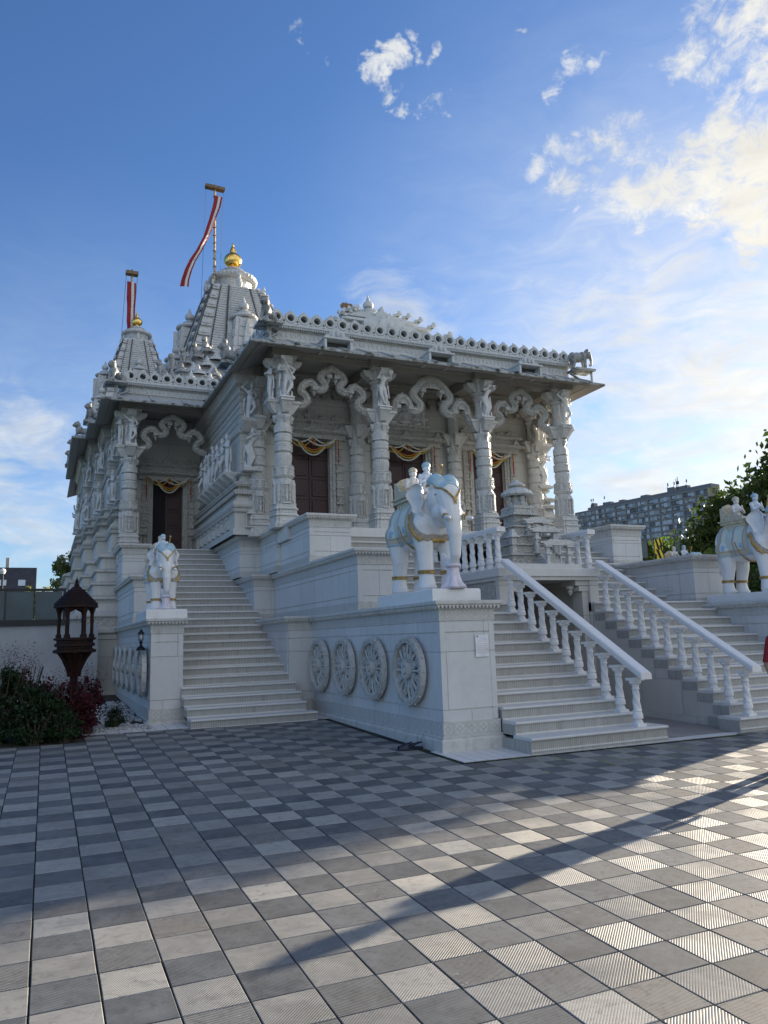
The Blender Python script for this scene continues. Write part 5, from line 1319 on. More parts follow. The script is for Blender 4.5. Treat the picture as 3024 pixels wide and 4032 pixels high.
t=flagpole((7.35,36.6),16.0,24.6,'tallest gilded flagpole rising behind the main tower with a blown red and white banner',w_=.66)
banner(t,[(7.52,36.5,24.2),(7.42,36.45,23.6),(7.20,36.4,22.83),(6.90,36.35,21.8),(6.53,36.3,20.93),(6.2,36.3,20.3),(6.0,36.3,19.76),(5.85,36.3,19.2),(5.81,36.3,18.85)],[(.42,0,0),(.40,.1,0),(.36,.1,.12),(.32,.1,.12),(.30,.1,.05),(.32,.1,.03),(.36,.05,.03),(.38,0,.03),(.42,0,.03)])
t=flagpole((3.22,35.0),12.5,18.42,'short flagpole with a hanging red and white banner behind the small left tower',w_=.36,pr_=.05)
banner(t,[(3.20,34.88,18.0-.27*k) for k in range(12)],[(.40,.02,0)]*4+[(.36,.02,0)]*4+[(.30,.02,0)]*4)
t=flagpole((13.85,35.0),12.5,18.46,'far flagpole with small red banner showing just above the ringed parapet',w_=.36,pr_=.05)
banner(t,[(13.74,34.88,18.17-.27*k) for k in range(12)],[(.36,.02,0)]*12)
# ---------------------------------------------------------------- elephants
random.seed(21)
def elephant_parts():
    P=[('e',(0,.16,.98),(.335,.52,.38)),('e',(0,.52,1.0),(.315,.30,.37)),('e',(0,-.22,1.02),(.32,.30,.40)),('c',(0,-.3,1.14),(0,-.55,1.26),.25,.20),
       ('e',(0,-.60,1.27),(.235,.23,.27)),('e',(.10,-.60,1.46),(.128,.15,.16)),('e',(-.10,-.60,1.46),(.128,.15,.16)),('e',(0,-.68,1.10),(.19,.18,.19)),
       ('e',(.12,-.66,1.08),(.08,.13,.12)),('e',(-.12,-.66,1.08),(.08,.13,.12)),('c',(0,-.74,1.30),(0,-.84,1.04),.185,.138),('c',(0,-.84,1.04),(0,-.905,.74),.138,.10),('c',(0,-.905,.74),(0,-.90,.46),.095,.075),
       ('c',(0,-.90,.46),(0,-.86,.38),.075,.06),('c',(0,-.86,.38),(-.03,-.76,.34),.06,.05),('c',(-.03,-.76,.34),(-.07,-.70,.40),.05,.042),('c',(-.07,-.70,.40),(-.09,-.71,.47),.042,.035),
       ('e',(0,-.58,.98),(.10,.10,.12)),('c',(.2,.84,.9),(.2,.84,.9),.01,.01)]
    for s in (-1,1):
        P+=[('c',(s*.19,-.30,.92),(s*.185,-.34,.55),.175,.125),('c',(s*.185,-.34,.55),(s*.18,-.36,.22),.122,.108),('c',(s*.18,-.36,.22),(s*.18,-.365,.06),.108,.13),('e',(s*.18,-.385,.05),(.135,.145,.05)),
            ('c',(s*.19,.52,.88),(s*.185,.48,.50),.19,.125),('c',(s*.185,.48,.50),(s*.18,.54,.22),.12,.10),('c',(s*.18,.54,.22),(s*.18,.54,.06),.10,.125),('e',(s*.18,.52,.05),(.13,.14,.05)),
            ('c',(s*.115,-.76,1.12),(s*.14,-.86,1.03),.055,.045)]
    P+=[('c',(0,.80,1.12),(0,.88,.85),.045,.03),('c',(0,.88,.85),(.01,.87,.50),.03,.018),('e',(.01,.87,.46),(.03,.03,.07))]
    return P
ELB=blob(elephant_parts(),.0135,4,'body'); ELB.materials.append(M_paint)
_bm=bmesh.new(); _bm.from_mesh(ELB); ELBVH=BVHTree.FromBMesh(_bm); _bm.free()
def patch(pred,off,name,mat):
    """thin shell lying on the elephant where pred(co,no) holds: a piece of cloth"""
    bm=bmesh.new(); bm.from_mesh(ELB); bm.normal_update()
    nor={v.index:v.normal.copy() for v in bm.verts}; bm.verts.ensure_lookup_table()
    kill=[f for f in bm.faces if not pred(f.calc_center_median(),f.normal)]
    bmesh.ops.delete(bm,geom=kill,context='FACES')
    for v in bm.verts: v.co+=nor[v.index]*off if v.index in nor else v.normal*off
    ex=bmesh.ops.extrude_face_region(bm,geom=list(bm.faces))
    nv=[g for g in ex['geom'] if isinstance(g,bmesh.types.BMVert)]
    for v in nv: v.co-=v.normal*0
    # push the copy inwards a little to close the rim
    for v in nv:
        pass
    me=bpy.data.meshes.new(name); bm.to_mesh(me); bm.free(); me.materials.append(mat)
    me.polygons.foreach_set('use_smooth',[True]*len(me.polygons)); return me
def patch2(pred,off,name,mat):
    bm=bmesh.new(); bm.from_mesh(ELB); bm.normal_update(); bm.verts.ensure_lookup_table()
    for v in bm.verts: v.co=v.co+v.normal*off
    kill=[f for f in bm.faces if not pred(f.calc_center_median(),f.normal)]
    bmesh.ops.delete(bm,geom=kill,context='FACES')
    me=bpy.data.meshes.new(name); bm.to_mesh(me); bm.free()
    r=evalmesh(me,[('SOLIDIFY',dict(thickness=off*1.3,offset=-1)) ]); r.name=name; r.materials.append(mat)
    r.polygons.foreach_set('use_smooth',[True]*len(r.polygons)); return r
TORS=blob([p for p in elephant_parts()[:4]]+[elephant_parts()[9]],.02,4,'torso'); _bm=bmesh.new(); _bm.from_mesh(TORS); TBVH=BVHTree.FromBMesh(_bm); _bm.free()
def wrap(c,ax_u,ax_v,a0,a1,w,off,n=60,closed=False,dirw=None,r0=1.2,zmin=.70):
    """band around the body: rays cast inwards in plane (ax_u,ax_v) from centre c"""
    mb=MB(); U=Vector(ax_u);V=Vector(ax_v);Wd=U.cross(V).normalized(); rows=[]
    for i in range(n+1):
        t=a0+(a1-a0)*i/n; d=U*math.cos(t)+V*math.sin(t); row=[]
        for q in (-.5,-.17,.17,.5):
            cc=Vector(c)+Wd*(w*q); h=ELBVH.ray_cast(cc+d*.62,-d,.62)
            if h[0] is None or h[0].z<zmin or (h[0]-cc).length<.12: h=TBVH.ray_cast(cc+d*r0,-d,r0)
            p=h[0] if h[0] is not None else cc+d*.02
            row.append(p+d*(off if abs(q)<.4 else off*.55))
        rows.append(row)
    # smooth
    for _ in range(2):
        rows=[[ (rows[max(i-1,0)][k]+rows[i][k]*2+rows[min(i+1,n)][k])/4 for k in range(4)] for i in range(n+1)]
    vs=[p for r in rows for p in r]; fs=[]
    for i in range(n):
        for k in range(3): a=i*4+k; fs.append((a,a+4,a+5,a+1))
    mb.add(vs,fs); return mb
# saddle cloth with painted borders
def clothmat():
    m,t,b,s=newmat('painted_saddle_cloth'); P=N(t,'ShaderNodeTexCoord').outputs['Object']; x,y,z=s.sep(P)
    # borders measured in the cloth's own plane
    e1=s.m('SUBTRACT',z,.72); e2=s.m('SUBTRACT',.60,y); e3=s.m('ADD',y,.12)
    e=s.m('MINIMUM',s.m('MINIMUM',e1,e2),e3)
    c=s.mix(s.m('LESS_THAN',e,.115),(.58,.64,.58),(.54,.62,.64))
    c=s.mix(s.m('COMPARE',e,.10,.014),c,(.42,.35,.24)); c=s.mix(s.m('COMPARE',e,.055,.03),c,(.50,.45,.36)); c=s.mix(s.m('COMPARE',e,.012,.012),c,(.36,.54,.66))
    mid=s.m('COMPARE',s.m('ADD',y,s.m('MULTIPLY',s.m('SINE',s.m('MULTIPLY',z,24.0)),.012)),.2,.020); c=s.mix(mid,c,(.40,.36,.33))
    # blue floral patch low in each corner
    for yy in (.03,.42):
        dd=s.m('SQRT',s.m('ADD',s.m('POWER',s.m('SUBTRACT',y,yy),2.0),s.m('POWER',s.m('MULTIPLY',s.m('SUBTRACT',z,.90),.8),2.0))); c=s.mix(s.m('LESS_THAN',s.m('ADD',dd,s.m('MULTIPLY',s.noise(P,22,2),.09)),.088),c,(.28,.42,.60))
    Lk(t,c,b.inputs['Base Color']); b.inputs['Roughness'].default_value=.45; return m
M_cloth=clothmat()
CLOTH=patch2(lambda c,n:-.12<c.y<.60 and c.z>.72 and (c.z>1.0 or abs(c.x)>.20),.016,'saddle_cloth',M_cloth)
HEADC=patch2(lambda c,n:(-.86<c.y<-.44) and c.z>1.16 and (c.z>1.56-.0-.0 or (c.z>1.22+1.15*abs(c.x) if c.y<-.62 else c.z>1.47)),.014,'head_cloth',M_blue)
def seatfig(turban,robe):
    P=[('e',(0,0,.055),(.125,.10,.05)),('c',(.09,-.03,.05),(-.06,-.11,.04),.042,.03),('c',(-.09,-.03,.05),(.06,-.11,.04),.042,.03),('c',(0,.02,.08),(0,.01,.24),.065,.075),('c',(0,.01,.24),(0,0,.30),.045,.03),
       ('e',(0,-.01,.345),(.045,.05,.055)),('e',(0,-.058,.34),(.012,.014,.012)),('c',(-.09,.01,.25),(-.12,-.05,.15),.03,.024),('c',(-.12,-.05,.15),(-.015,-.12,.20),.023,.018),('c',(.09,.01,.25),(.12,-.05,.15),.03,.024),('c',(.12,-.05,.15),(.015,-.12,.20),.023,.018),
       ('c',(0,-.12,.19),(0,-.125,.26),.022,.012),('e',(.045,0,.345),(.012,.015,.02)),('e',(-.045,0,.345),(.012,.015,.02))]
    me=blob(P,.0075,2,'rider'); me.materials.append(robe)
    mb=MB(); mb.lathe([(.046,.365),(.058,.375),(.06,.395),(.05,.42),(.02,.44),(0,.445)],(0,.0),14,cap=False)
    return me,mb.mesh('turban',[turban],40)
M_robe1=simple('painted_robe_cream',(.74,.70,.66),.5,0,.15,14); M_robe2=simple('painted_robe_blue',(.66,.70,.76),.5,0,.15,14)
R1=seatfig(M_goldpale,M_robe1); R2=seatfig(M_blue,M_robe2)
def ear_mesh(s):
    mb=MB(); n=14;m_=7; top=[];
    O=[(.03,1.44),(-.05,1.51),(-.16,1.52),(-.25,1.46),(-.275,1.37),(-.245,1.27),(-.19,1.18),(-.14,1.09),(-.09,1.01),(-.04,1.06),(-.01,1.16),(.02,1.28),(.04,1.38)]
    cxx,czz=-.12,1.32; vs=[];fs=[]; K=arc(O+[O[0]],3)[:-1]; n=len(K)
    for th in (0,1):
        for r_ in (0,.35,.7,.92,1.0):
            for (a,b) in K:
                yy=cxx+(a-cxx)*r_;zz=czz+(b-czz)*r_
                out=.235+.09*max(0,-yy/.29)**1.3+(.035 if r_>=.92 and b>1.1 else 0)*(1 if r_<1 else 1.5)+.02*math.sin(zz*24)*r_
                vs.append((s*(out-(.022 if th else 0)),-.47-yy*.95*1.0-.0,zz))
    L=5
    for th in (0,1):
        for j in range(L-1):
            for i in range(n):
                a=th*L*n+j*n+i;b=th*L*n+j*n+(i+1)%n; f=(a,b,b+n,a+n); fs.append(f if (s>0)^(th==1) else f[::-1])
    for i in range(n):
        a=(L-1)*n+i;b=(L-1)*n+(i+1)%n; fs.append((a,b,b+L*n,a+L*n) if s<0 else (a,b,b+L*n,a+L*n)[::-1])
    mb.add(vs,fs); return mb.mesh('ear',[M_paint],50)
EARS=[ear_mesh(-1),ear_mesh(1)]
def add(t,name,me,mat=None):
    if mat and not me.materials: me.materials.append(mat)
    o=bpy.data.objects.new(name,me); COL.objects.link(o); o.parent=t; return o
def make_elephant(loc,label,bm_only=False):
    t=thing('elephant_statue',loc,label,'statue','painted elephant statues on the pedestals')
    body=add(t,'body',ELB)
    for e in EARS: add(t,'ear',e)
    mb=MB(); 
    for k in range(2):
        s=(-1,1)[k]; mb=MB(); pts=[(s*.13,-.83,1.04),(s*.15,-.90,.985),(s*.165,-.98,.95),(s*.172,-1.06,.935)]; mb.tube(pts,[.040,.038,.035,.031],12); mb.ell(pts[-1],.031,12,8); tk=mb.lb('tusk',[M_paint],t)
        mb=MB(); 
        for q in (.35,.62):
            a=Vector(pts[1]).lerp(Vector(pts[3]),q-.2); d_=(Vector(pts[3])-Vector(pts[1])).normalized(); mb.tube([a-d_*.012,a+d_*.012],[.043,.042],12)
        mb.lb('tusk_ring',[M_gold],tk)
        for o in (tk,): pass
    add(t,'saddle_cloth',CLOTH); add(t,'head_cloth',HEADC)
    g=wrap((0,-.22,1.04),(1,0,0),(0,.55,.83),PI*.90,PI*2.10,.13,.022).mesh('neck_collar',[M_goldpale]); g.materials.clear(); g.materials.append(M_taupe); add(t,'neck_collar',g)
    g=wrap((0,-.22,1.03),(1,0,0),(0,.55,.83),PI*.92,PI*2.08,.05,.038,90); 
    bd=MB(); 
    for i in range(0,91,2):
        p=Vector(g.v[i*4+1]); bd.ell(tuple(p),(.018,.018,.022),6,4)
    g.merge(bd); add(t,'bead_chain',g.mesh('bead_chain',[M_gold]))
    g=wrap((0,.14,.95),(1,0,0),(0,.25,1),PI*.96,PI*2.04,.045,.022).mesh('girth_rope',[M_gold]); add(t,'girth_rope',g)
    # trim along the head cloth
    pts=[]
    for i in range(-12,13):
        x=i/12*.19; z=1.215+1.15*abs(x); h=ELBVH.ray_cast(Vector((x,-1.6,z)),Vector((0,1,0)),2.0)
        if h[0] is not None: pts.append(h[0]+Vector((0,-.014,0)))
    mb=MB(); mb.tube(pts,.015,8); 
    tp=pts[len(pts)//2]; mb.prism([(0,.03),(.03,-.02),(.012,-.03),(.02,-.07),(0,-.055),(-.02,-.07),(-.012,-.03),(-.03,-.02)],(tp.x,tp.y-.012,tp.z),(1,0,0),(0,0,1),(0,1,0),.02)
    for s in (-1,1):
        q=[]
        for i in range(9):
            y=-.64+.20*i/8; h=ELBVH.ray_cast(Vector((s*1.0,y,1.455)),Vector((-s,0,0)),2.0)
            if h[0] is not None: q.append(h[0]+Vector((s*.012,0,0)))
        if len(q)>2: mb.tube(q,.014,8)
    mb.lb('head_trim',[M_gold],t)
    for s in (-1,1):   # eyes
        h=ELBVH.ray_cast(Vector((s*.5,-.74,1.30)),Vector((-s,0,0)),1)
        if h[0] is not None:
            p=h[0]; mb=MB(); mb.ell((p.x+s*.002,p.y,p.z),(.008,.020,.013),10,6,0); mb.ell((p.x+s*.007,p.y-.002,p.z),(.006,.009,.009),8,6,1); mb.tube([(p.x+s*.004,p.y-.03,p.z+.004),(p.x+s*.009,p.y,p.z+.02),(p.x+s*.004,p.y+.03,p.z+.002)],.006,6,2); mb.lb('eye',[M_paint,M_dark,M_lav],t)
    for (cx,cy,z,r_) in ((.18,-.36,.26,.112),(-.18,-.36,.26,.112),(.18,.54,.25,.104),(-.18,.54,.25,.104)):
        mb=MB(); mb.lathe([(r_,z-.028),(r_+.016,z-.02),(r_+.012,z-.005),(r_+.02,z),(r_+.012,z+.005),(r_+.016,z+.02),(r_,z+.028)],(cx,cy),28,mod=lambda t_,r,zz:r*(1+.02*math.cos(20*t_)),cap=False); mb.lb('anklet',[M_gold],t)
    # lotus held at the ground
    mb=MB(); pet=lambda t_,r,zz:r*(1+(.30 if zz<.06 else .16 if zz<.14 else .10)*abs(math.cos(3*t_))-.10)
    mb.lathe([(.15,.0),(.165,.02),(.125,.09),(.098,.18),(.088,.25),(.078,.30),(.06,.31)],(0,-.80),56,mod=pet,cap=True)
    mb.lb('lotus_bud',[M_lav],t); mb=MB(); mb.tube([(.092*math.cos(a),-.80+.092*math.sin(a),.315) for a in [2*PI*k/20 for k in range(20)]],.026,8,closed=True); mb.tube([(.0,-.80,.31),(-.03,-.76,.36),(-.08,-.72,.42)],[.06,.05,.03],8); mb.lb('lotus_rope',[M_lav],t)
    # howdah seat
    mb=MB(); mb.box(-.24,.24,-.04,.54,1.36,1.41); mb.box(-.27,.27,-.07,.57,1.41,1.435); mb.box(-.20,.20,-.02,.5,1.26,1.36)
    mb.prism([(0,0),(.50,0),(.50,.05),(.40,.10),(.30,.09),(.18,.13),(.08,.24),(0,.27)],(.22,.54,1.435),(0,-1,0),(0,0,1),(-1,0,0),.03); mb.prism([(0,0),(.50,0),(.50,.05),(.40,.10),(.30,.09),(.18,.13),(.08,.24),(0,.27)],(-.19,.54,1.435),(0,-1,0),(0,0,1),(-1,0,0),.03)
    mb.box(-.19,.19,.50,.54,1.435,1.70); mb.prism([(-.19,0),(.19,0),(.12,.06),(0,.10),(-.12,.06)],(0,.54,1.70),(1,0,0),(0,0,1),(0,-1,0),.04)
    mb.lb('howdah_seat',[M_goldpale],t)
    for (rr,y,z) in ((R1,.32,1.435),(R2,-.13,1.42)):
        r=add(t,'rider',rr[0]); r.location=(0,y,z); r.scale=(1.12,)*3; h=add(r,'turban',rr[1])
    mb=MB(); mb.tube([(.13,-.26,1.60),(.15,-.32,1.82)],.015,6); mb.ell((.15,-.32,1.83),.028,8,6); mb.lb('goad',[M_gold],t)
    return t
PLX=5.10
el0=make_elephant((PLX,9.98,2.085),'foremost painted white elephant statue on the wheel-carved pedestal in the centre')
def plinth(x,y,z,lab,sx=.37,y0=-.88,y1=.95):
    mb=MB(); mb.rbox(x-sx,x+sx,y+y0,y+y1,z-.17,z,.015); o=mb.build('statue_plinth',[M_paint],origin=(x,y,z-.17)); tag(o,lab,'plinth','plain white slabs under the elephant statues'); return o
plinth(PLX,9.98,2.085,'plain white slab under the foremost elephant statue')
for (x,y,lab,pl) in ((2.05,15.05,'distant white elephant statue facing us beside the long left staircase','white slab under the elephant beside the long left staircase'),
                     (12.55,10.6,'white elephant statue cut by the right edge of the picture','white slab under the elephant at the right edge'),
                     (14.85,14.75,'mostly hidden elephant statue, only its riders show above the right-hand wall','slab under the mostly hidden elephant behind the right-hand wall')):
    e=copy_tree(el0); e.location=(x,y,2.085); e.scale=(.76,)*3 if y>14 else (1,1,1); e['label']=lab; plinth(x,y,2.085,pl,.36,-.88 if y<14 else -.74)
# small elephant on the right roof corner
t=MB(); sm=bpy.data.objects.new('roof_elephant',ELB.copy()); sm.data.materials.clear(); sm.data.materials.append(M_wfig); COL.objects.link(sm); sm.parent=TEM
w_=wloc(TEM); sm.location=(12.65-w_.x,15.45-w_.y,8.20-w_.z); sm.scale=(.36,.36,.36); sm.rotation_euler=(0,0,PI*.42)
b_=MB(); b_.box(12.38,12.98,15.22,15.66,8.15,8.20); b_.box(12.88,12.92,15.3,15.34,7.85,8.15); b_.build('roof_bracket',[M_moss],TEM)
# ---------------------------------------------------------------- miniature shrine on the deck
t=thing('miniature_shrine',(8.62,12.75,2.62),'small tiered white marble shrine with a petalled canopy top on the raised deck','shrine')
mb=MB(); c=(8.62,12.75)
for (z0,z1,w_) in ((2.62,2.70,1.18),(2.70,2.92,1.12),(2.92,2.95,1.2),(2.95,3.12,.98),(3.12,3.15,1.06),(3.15,3.30,.84),(3.30,3.33,.92),(3.33,3.50,.62),(3.50,3.53,.74)):
    mb.obox((c[0],c[1],z0),w_,w_,z1-z0,0,0,.98)
mb.build('tiered_base',[M_carvf],t)
mb=MB()
for k in range(9): mb.box(c[0]+.0,c[0]+.34,c[1]-.98+.075*k,c[1]-.2,2.62+.068*k,2.62+.068*(k+1)-.006)
mb.build('small_steps',[M_col],t)
for k,(x,y,z) in enumerate(((-.06,-.98,2.62),(.42,-.98,2.62),(-.03,-.62,2.95),(.40,-.60,2.95),(-.02,-.36,3.15),(.36,-.34,3.15))):
    mb=MB(); X_,Y_=c[0]+x,c[1]+y; mb.obox((X_,Y_,z),.11,.11,.05); mb.obox((X_,Y_,z+.05),.07,.07,.22); mb.obox((X_,Y_,z+.27),.12,.12,.04); mb.obox((X_,Y_,z+.31),.07,.07,.10); mb.obox((X_,Y_,z+.41),.15,.15,.03,0,0,.8); mb.build('stair_post',[M_col],t)
for (x0,x1,y,z) in ((-.16,.52,-.98,3.06),(-.14,.5,-.61,3.36),(-.1,.46,-.35,3.58)):
    mb=MB(); X0,X1=c[0]+x0,c[0]+x1; Y_=c[1]+y; mb.box(X0,X1,Y_-.07,Y_+.07,z,z+.04); mb.prism([(0,0),(X1-X0+.1,0),(X1-X0+.13,.03),(X1-X0,.035),(X1-X0-.08,.07),(.18,.07),(.1,.035),(-.03,.03)],(X0-.05,Y_-.06,z+.04),(1,0,0),(0,0,1),(0,1,0),.12); mb.build('small_gateway',[M_col],t)
for (x,y) in ((-.45,-.45),(.5,-.45),(-.45,.4),(.45,.4)):
    mb=MB(); X_,Y_=c[0]+x,c[1]+y; mb.obox((X_,Y_,2.95),.10,.10,.32); mb.obox((X_,Y_,3.27),.22,.22,.04,0,0,.7); mb.obox((X_,Y_,3.31),.13,.13,.12,0,0,.4); mb.build('corner_post',[M_col],t)
mb=MB(); mb.obox((c[0],c[1],3.53),.42,.42,.22); mb.obox((c[0],c[1],3.75),.64,.64,.03,0,0,.95); mb.obox((c[0],c[1],3.78),.52,.52,.11,0,0,.9); mb.obox((c[0],c[1],3.89),.5,.5,.06,0,0,.9)
for a in range(4): mb.merge((lambda q:(q.ell((0,-.18,3.98),(.08,.06,.08),8,6),q.ell((0,-.18,4.10),(.06,.045,.07),8,6),q.ell((0,-.18,4.19),(.035,.035,.04),8,6),q)[-1])(MB()),(c[0],c[1],0),a*PI/2)
mb.lathe([(.16,3.95),(.12,4.2)],c,10)
mb.build('seated_images',[M_carvf],t)
mb=MB(); pet=lambda t_,r,z:r*(1+.07*abs(math.cos(6*t_)))
mb.lathe([(.12,4.18),(.26,4.16),(.30,4.19),(.29,4.24),(.22,4.30),(.12,4.33),(.09,4.36)],c,48,mod=pet,cap=False); mb.lathe([(.09,4.36),(.15,4.37),(.16,4.40),(.10,4.45),(.05,4.47),(.04,4.50),(0,4.51)],c,36,mod=pet,cap=False)
mb.build('petalled_canopy',[M_col],t)
# ---------------------------------------------------------------- garlands
def swag(mb,x0,z0,x1,z1,y,sag,r,m,n=26):
    for i in range(n+1):
        k=i/n; x=x0+(x1-x0)*k; z=z0+(z1-z0)*k-sag*(1-(2*k-1)**2); mb.ell((x+random.uniform(-.004,.004),y+random.uniform(-.01,.01),z),(r,r,r*.9),6,4,m)
def garland(c_,w_,y,z,label):
    t=thing('flower_garland',(c_,y,z),label,'garland','marigold garlands over the doors')
    GM_=[M_yel,M_wfl,M_org,M_redf]; w_+=.10
    for (a,b,zz,s_,mm,dy) in ((-w_,0,0,.22,0,0),(0,w_,0,.22,0,0),(-w_,-.02,.03,.14,1,-.03),(.02,w_,.03,.14,1,-.03),(-w_*.55,w_*.55,-.10,.20,2,-.04),(-w_*.65,w_*.65,-.08,.34,1,-.02),(-w_*.6,w_*.6,-.10,.26,0,-.05),(-w_*.2,w_*.9,-.06,.12,1,-.05)):
        mb=MB(); swag(mb,c_+a,z+zz,c_+b,z+zz,y+dy,s_,.022,0,int(26*abs(b-a)/.5)); mb.build('swag',[GM_[mm]],t,smooth=60)
    for s_ in (-1,1):
        mb=MB(); x=c_+s_*(w_+.08)
        for k in range(16): mb.ell((x+.004*math.sin(k),y,z-.03*k),(.02,.02,.018),6,4,0 if k<8 else 1)
        for k in range(5): mb.ell((x+(.0),y,z-.50-.035*k),(.022-.003*k,)*3,6,4,1)
        mb.build('hanging_tassel',[M_org,M_redf],t,smooth=60)
    mb=MB(); 
    for k in range(4): mb.ell((c_,y-.04,z-.06-.04*k),(.028,.028,.022),6,4)
    mb.build('red_rosette',[M_redf],t,smooth=60)
garland(5.89,.50,17.36,6.33,'yellow and white flower garland over the leftmost porch door')
garland(8.45,.62,17.36,6.36,'widest flower garland, over the middle porch door')
garland(11.01,.50,17.36,6.33,'yellow and white flower garland over the rightmost porch door')
garland(3.2,.44,22.3,6.18,'flower garland over the dark side door above the long left staircase')
# ---------------------------------------------------------------- surroundings
random.seed(33)
def leaves(mb,c,r,n,size,hollow=.35,squash=1,clump=None):
    """leaf-sized faces through a crown volume, grouped into clumps"""
    K=clump or max(6,n//90); cl=[]
    for k in range(K):
        while True:
            p=Vector((random.uniform(-1,1),random.uniform(-1,1),random.uniform(-1,1)))
            if hollow<p.length<1: break
        cl.append((Vector((c[0]+p.x*r[0]*.85,c[1]+p.y*r[1]*.85,c[2]+p.z*r[2]*.88)),random.uniform(.16,.34)))
    for i in range(n):
        q,rr=random.choice(cl); d=Vector([max(-1.5,min(1.5,random.gauss(0,1))) for _ in range(3)])*rr*.55; d.z*=.8
        p=q+Vector((d.x*r[0],d.y*r[1],d.z*r[2]))
        s_=size*random.uniform(.6,1.3); a=Vector((random.gauss(0,1),random.gauss(0,1),random.gauss(0,.6))).normalized(); b=a.orthogonal().normalized(); b=(Matrix.Rotation(random.uniform(0,6.28),3,a)@b); cc=a.cross(b)
        mb.add([p-b*s_*.5,p+cc*s_*.28,p+b*s_*.55,p-cc*s_*.28],[(0,1,2,3)],0)
def tree(name,c,h,r,n,size,label,cat,leaf,trunk_r=.2,zc=None,group=None,cr=None,base=0):
    t=thing(name,(c[0],c[1],base),label,cat,group); zc=zc or h*.62; mb=MB()
    mb.tube([(c[0],c[1],base),(c[0]+.05,c[1],base+h*.25),(c[0]-.04,c[1]+.05,base+h*.5),(c[0],c[1],base+h*.8)],[trunk_r,trunk_r*.8,trunk_r*.55,trunk_r*.2],8)
    for k in range(9):
        a=k*2.4; z=base+h*(.3+.05*k); L=cr[0]*.7 if cr else r*.7
        mb.tube([(c[0],c[1],z),(c[0]+math.cos(a)*L*.5,c[1]+math.sin(a)*L*.5,z+h*.08),(c[0]+math.cos(a)*L,c[1]+math.sin(a)*L,z+h*.16)],[trunk_r*.35,trunk_r*.2,trunk_r*.06],5)
    mb.build('trunk',[M_bark],t); mb=MB(); leaves(mb,(c[0],c[1],base+zc),cr or (r,r,h*.40),n,size); mb.build('crown',[leaf],t,smooth=0); return t
def az(deg,d): return (d*math.sin(R(deg)),d*math.cos(R(deg)))
# right: big dark tree, lit from behind
x,y=az(51.2,36); tree('broadleaf_tree',(x,y),9.0,3.6,46000,.27,'large dark leafy tree behind the elephant at the right edge','tree',L_tree,.3,4.4,cr=(3.7,3.7,3.3),group='trees right of the temple')
x,y=az(56.3,33); tree('broadleaf_tree',(x,y),11.5,3.9,30000,.28,'taller leafy tree running out of the right edge of the picture','tree',L_tree,.32,5.6,cr=(4.0,4.0,3.9),group='trees right of the temple')
for (a,d,h,r_,lab) in ((42.75,42.5,6.2,.95,'bright green young tree left of the yellow and black flag'),(44.6,42.5,6.25,.95,'bright green young tree right of the yellow and black flag'),(47.6,30,4.2,1.6,'low bright shrub-like tree behind the wall at the foot of the big dark tree')):
    x,y=az(a,d); tree('young_tree',(x,y),h,r_,5200,.20,lab,'tree',L_bright,.12,h*.66,cr=(r_,r_,h*.36),group='young trees in front of the flats')
# dark mass behind the right elephant
x,y=az(50.5,26); tree('dark_shrub',(x,y),3.3,1.7,6000,.18,'dark green shrub seen between the legs of the elephant at the right edge','shrub',L_tree,.1,1.6,cr=(2.0,1.6,1.6))
for (a,d,h) in ((57,30,9),):
    x,y=az(a,d); tree('roadside_tree',(x,y),h,2.6,1500,.4,'tree outside the right edge beyond the square, number %d from the picture edge'%1 if False else {57:'nearest off-picture tree to the right of the square',61:'second off-picture tree to the right of the square',66:'farthest off-picture tree to the right of the square'}[a],'tree',L_tree,.25,h*.6)
# left: loose small tree, lit
x,y=az(1.6,31); tree('small_tree',(x,y),5.2,.8,3600,.13,'sunlit loose small tree against the left flank of the temple','tree',L_olive,.08,3.9,cr=(.75,.9,1.15),group='small trees on the left')
x,y=az(-.3,40); tree('small_tree',(x,y),4.9,.7,2200,.14,'sparse sunlit tree in front of the slate-roofed house','tree',L_olive,.08,3.6,cr=(.8,.8,1.0),group='small trees on the left')
# flags and blank panels behind
t=None
for (a0,a1,z0,z1,lab,mt_) in ((43.45,44.05,4.85,5.97,'yellow flag with black zigzag stripes between the two bright young trees',1),(42.3,43.0,5.05,6.0,'pale translucent panel left of the yellow flag',0),(44.8,45.4,5.05,5.98,'pale translucent panel right of the yellow flag',0)):
    d=41.3; x0,y0=az(a0,d);x1,y1=az(a1,d); t=thing('sign_flag' if mt_ else 'hoarding',(x0,y0,-.3),lab,'flag' if mt_ else 'hoarding')
    u=Vector((x1-x0,y1-y0,0)); L=u.length;u.normalize(); n_=Vector((u.y,-u.x,0))
    mb=MB(); mb.tube([(x0,y0,-.3),(x0,y0,z1+.1)],.03,6); mb.tube([(x1,y1,-.3),(x1,y1,z1)],.03,6); mb.build('post',[M_iron],t)
    mb=MB(); mb.prism([(0,0),(L,0),(L,z1-z0),(0,z1-z0)],(x0,y0,z0),u,(0,0,1),n_,.02); mb.build('cloth' if mt_ else 'panel',[simple('flag_yellow',(.62,.55,.04),.7) if mt_ else M_glassy],t)
    if mt_:
        mb=MB(); o_=Vector((x0,y0,z0))+n_*.024
        for (q) in ([(.08,1.15),(.22,1.15),(.50,.55),(.34,.60),(.62,.0),(.46,.0),(.10,.62),(.28,.58)],[(.42,1.15),(.56,1.15),(.74,.70),(.62,.72),(.76,.35),(.70,.30),(.42,.80),(.55,.78)],[(.05,.42),(.18,.30),(.10,.0),(.0,.0)]):
            mb.prism([(a*L/.76,b) for a,b in q],o_,u,(0,0,1),n_,.004)
        mb.build('stripe',[M_iron],t)
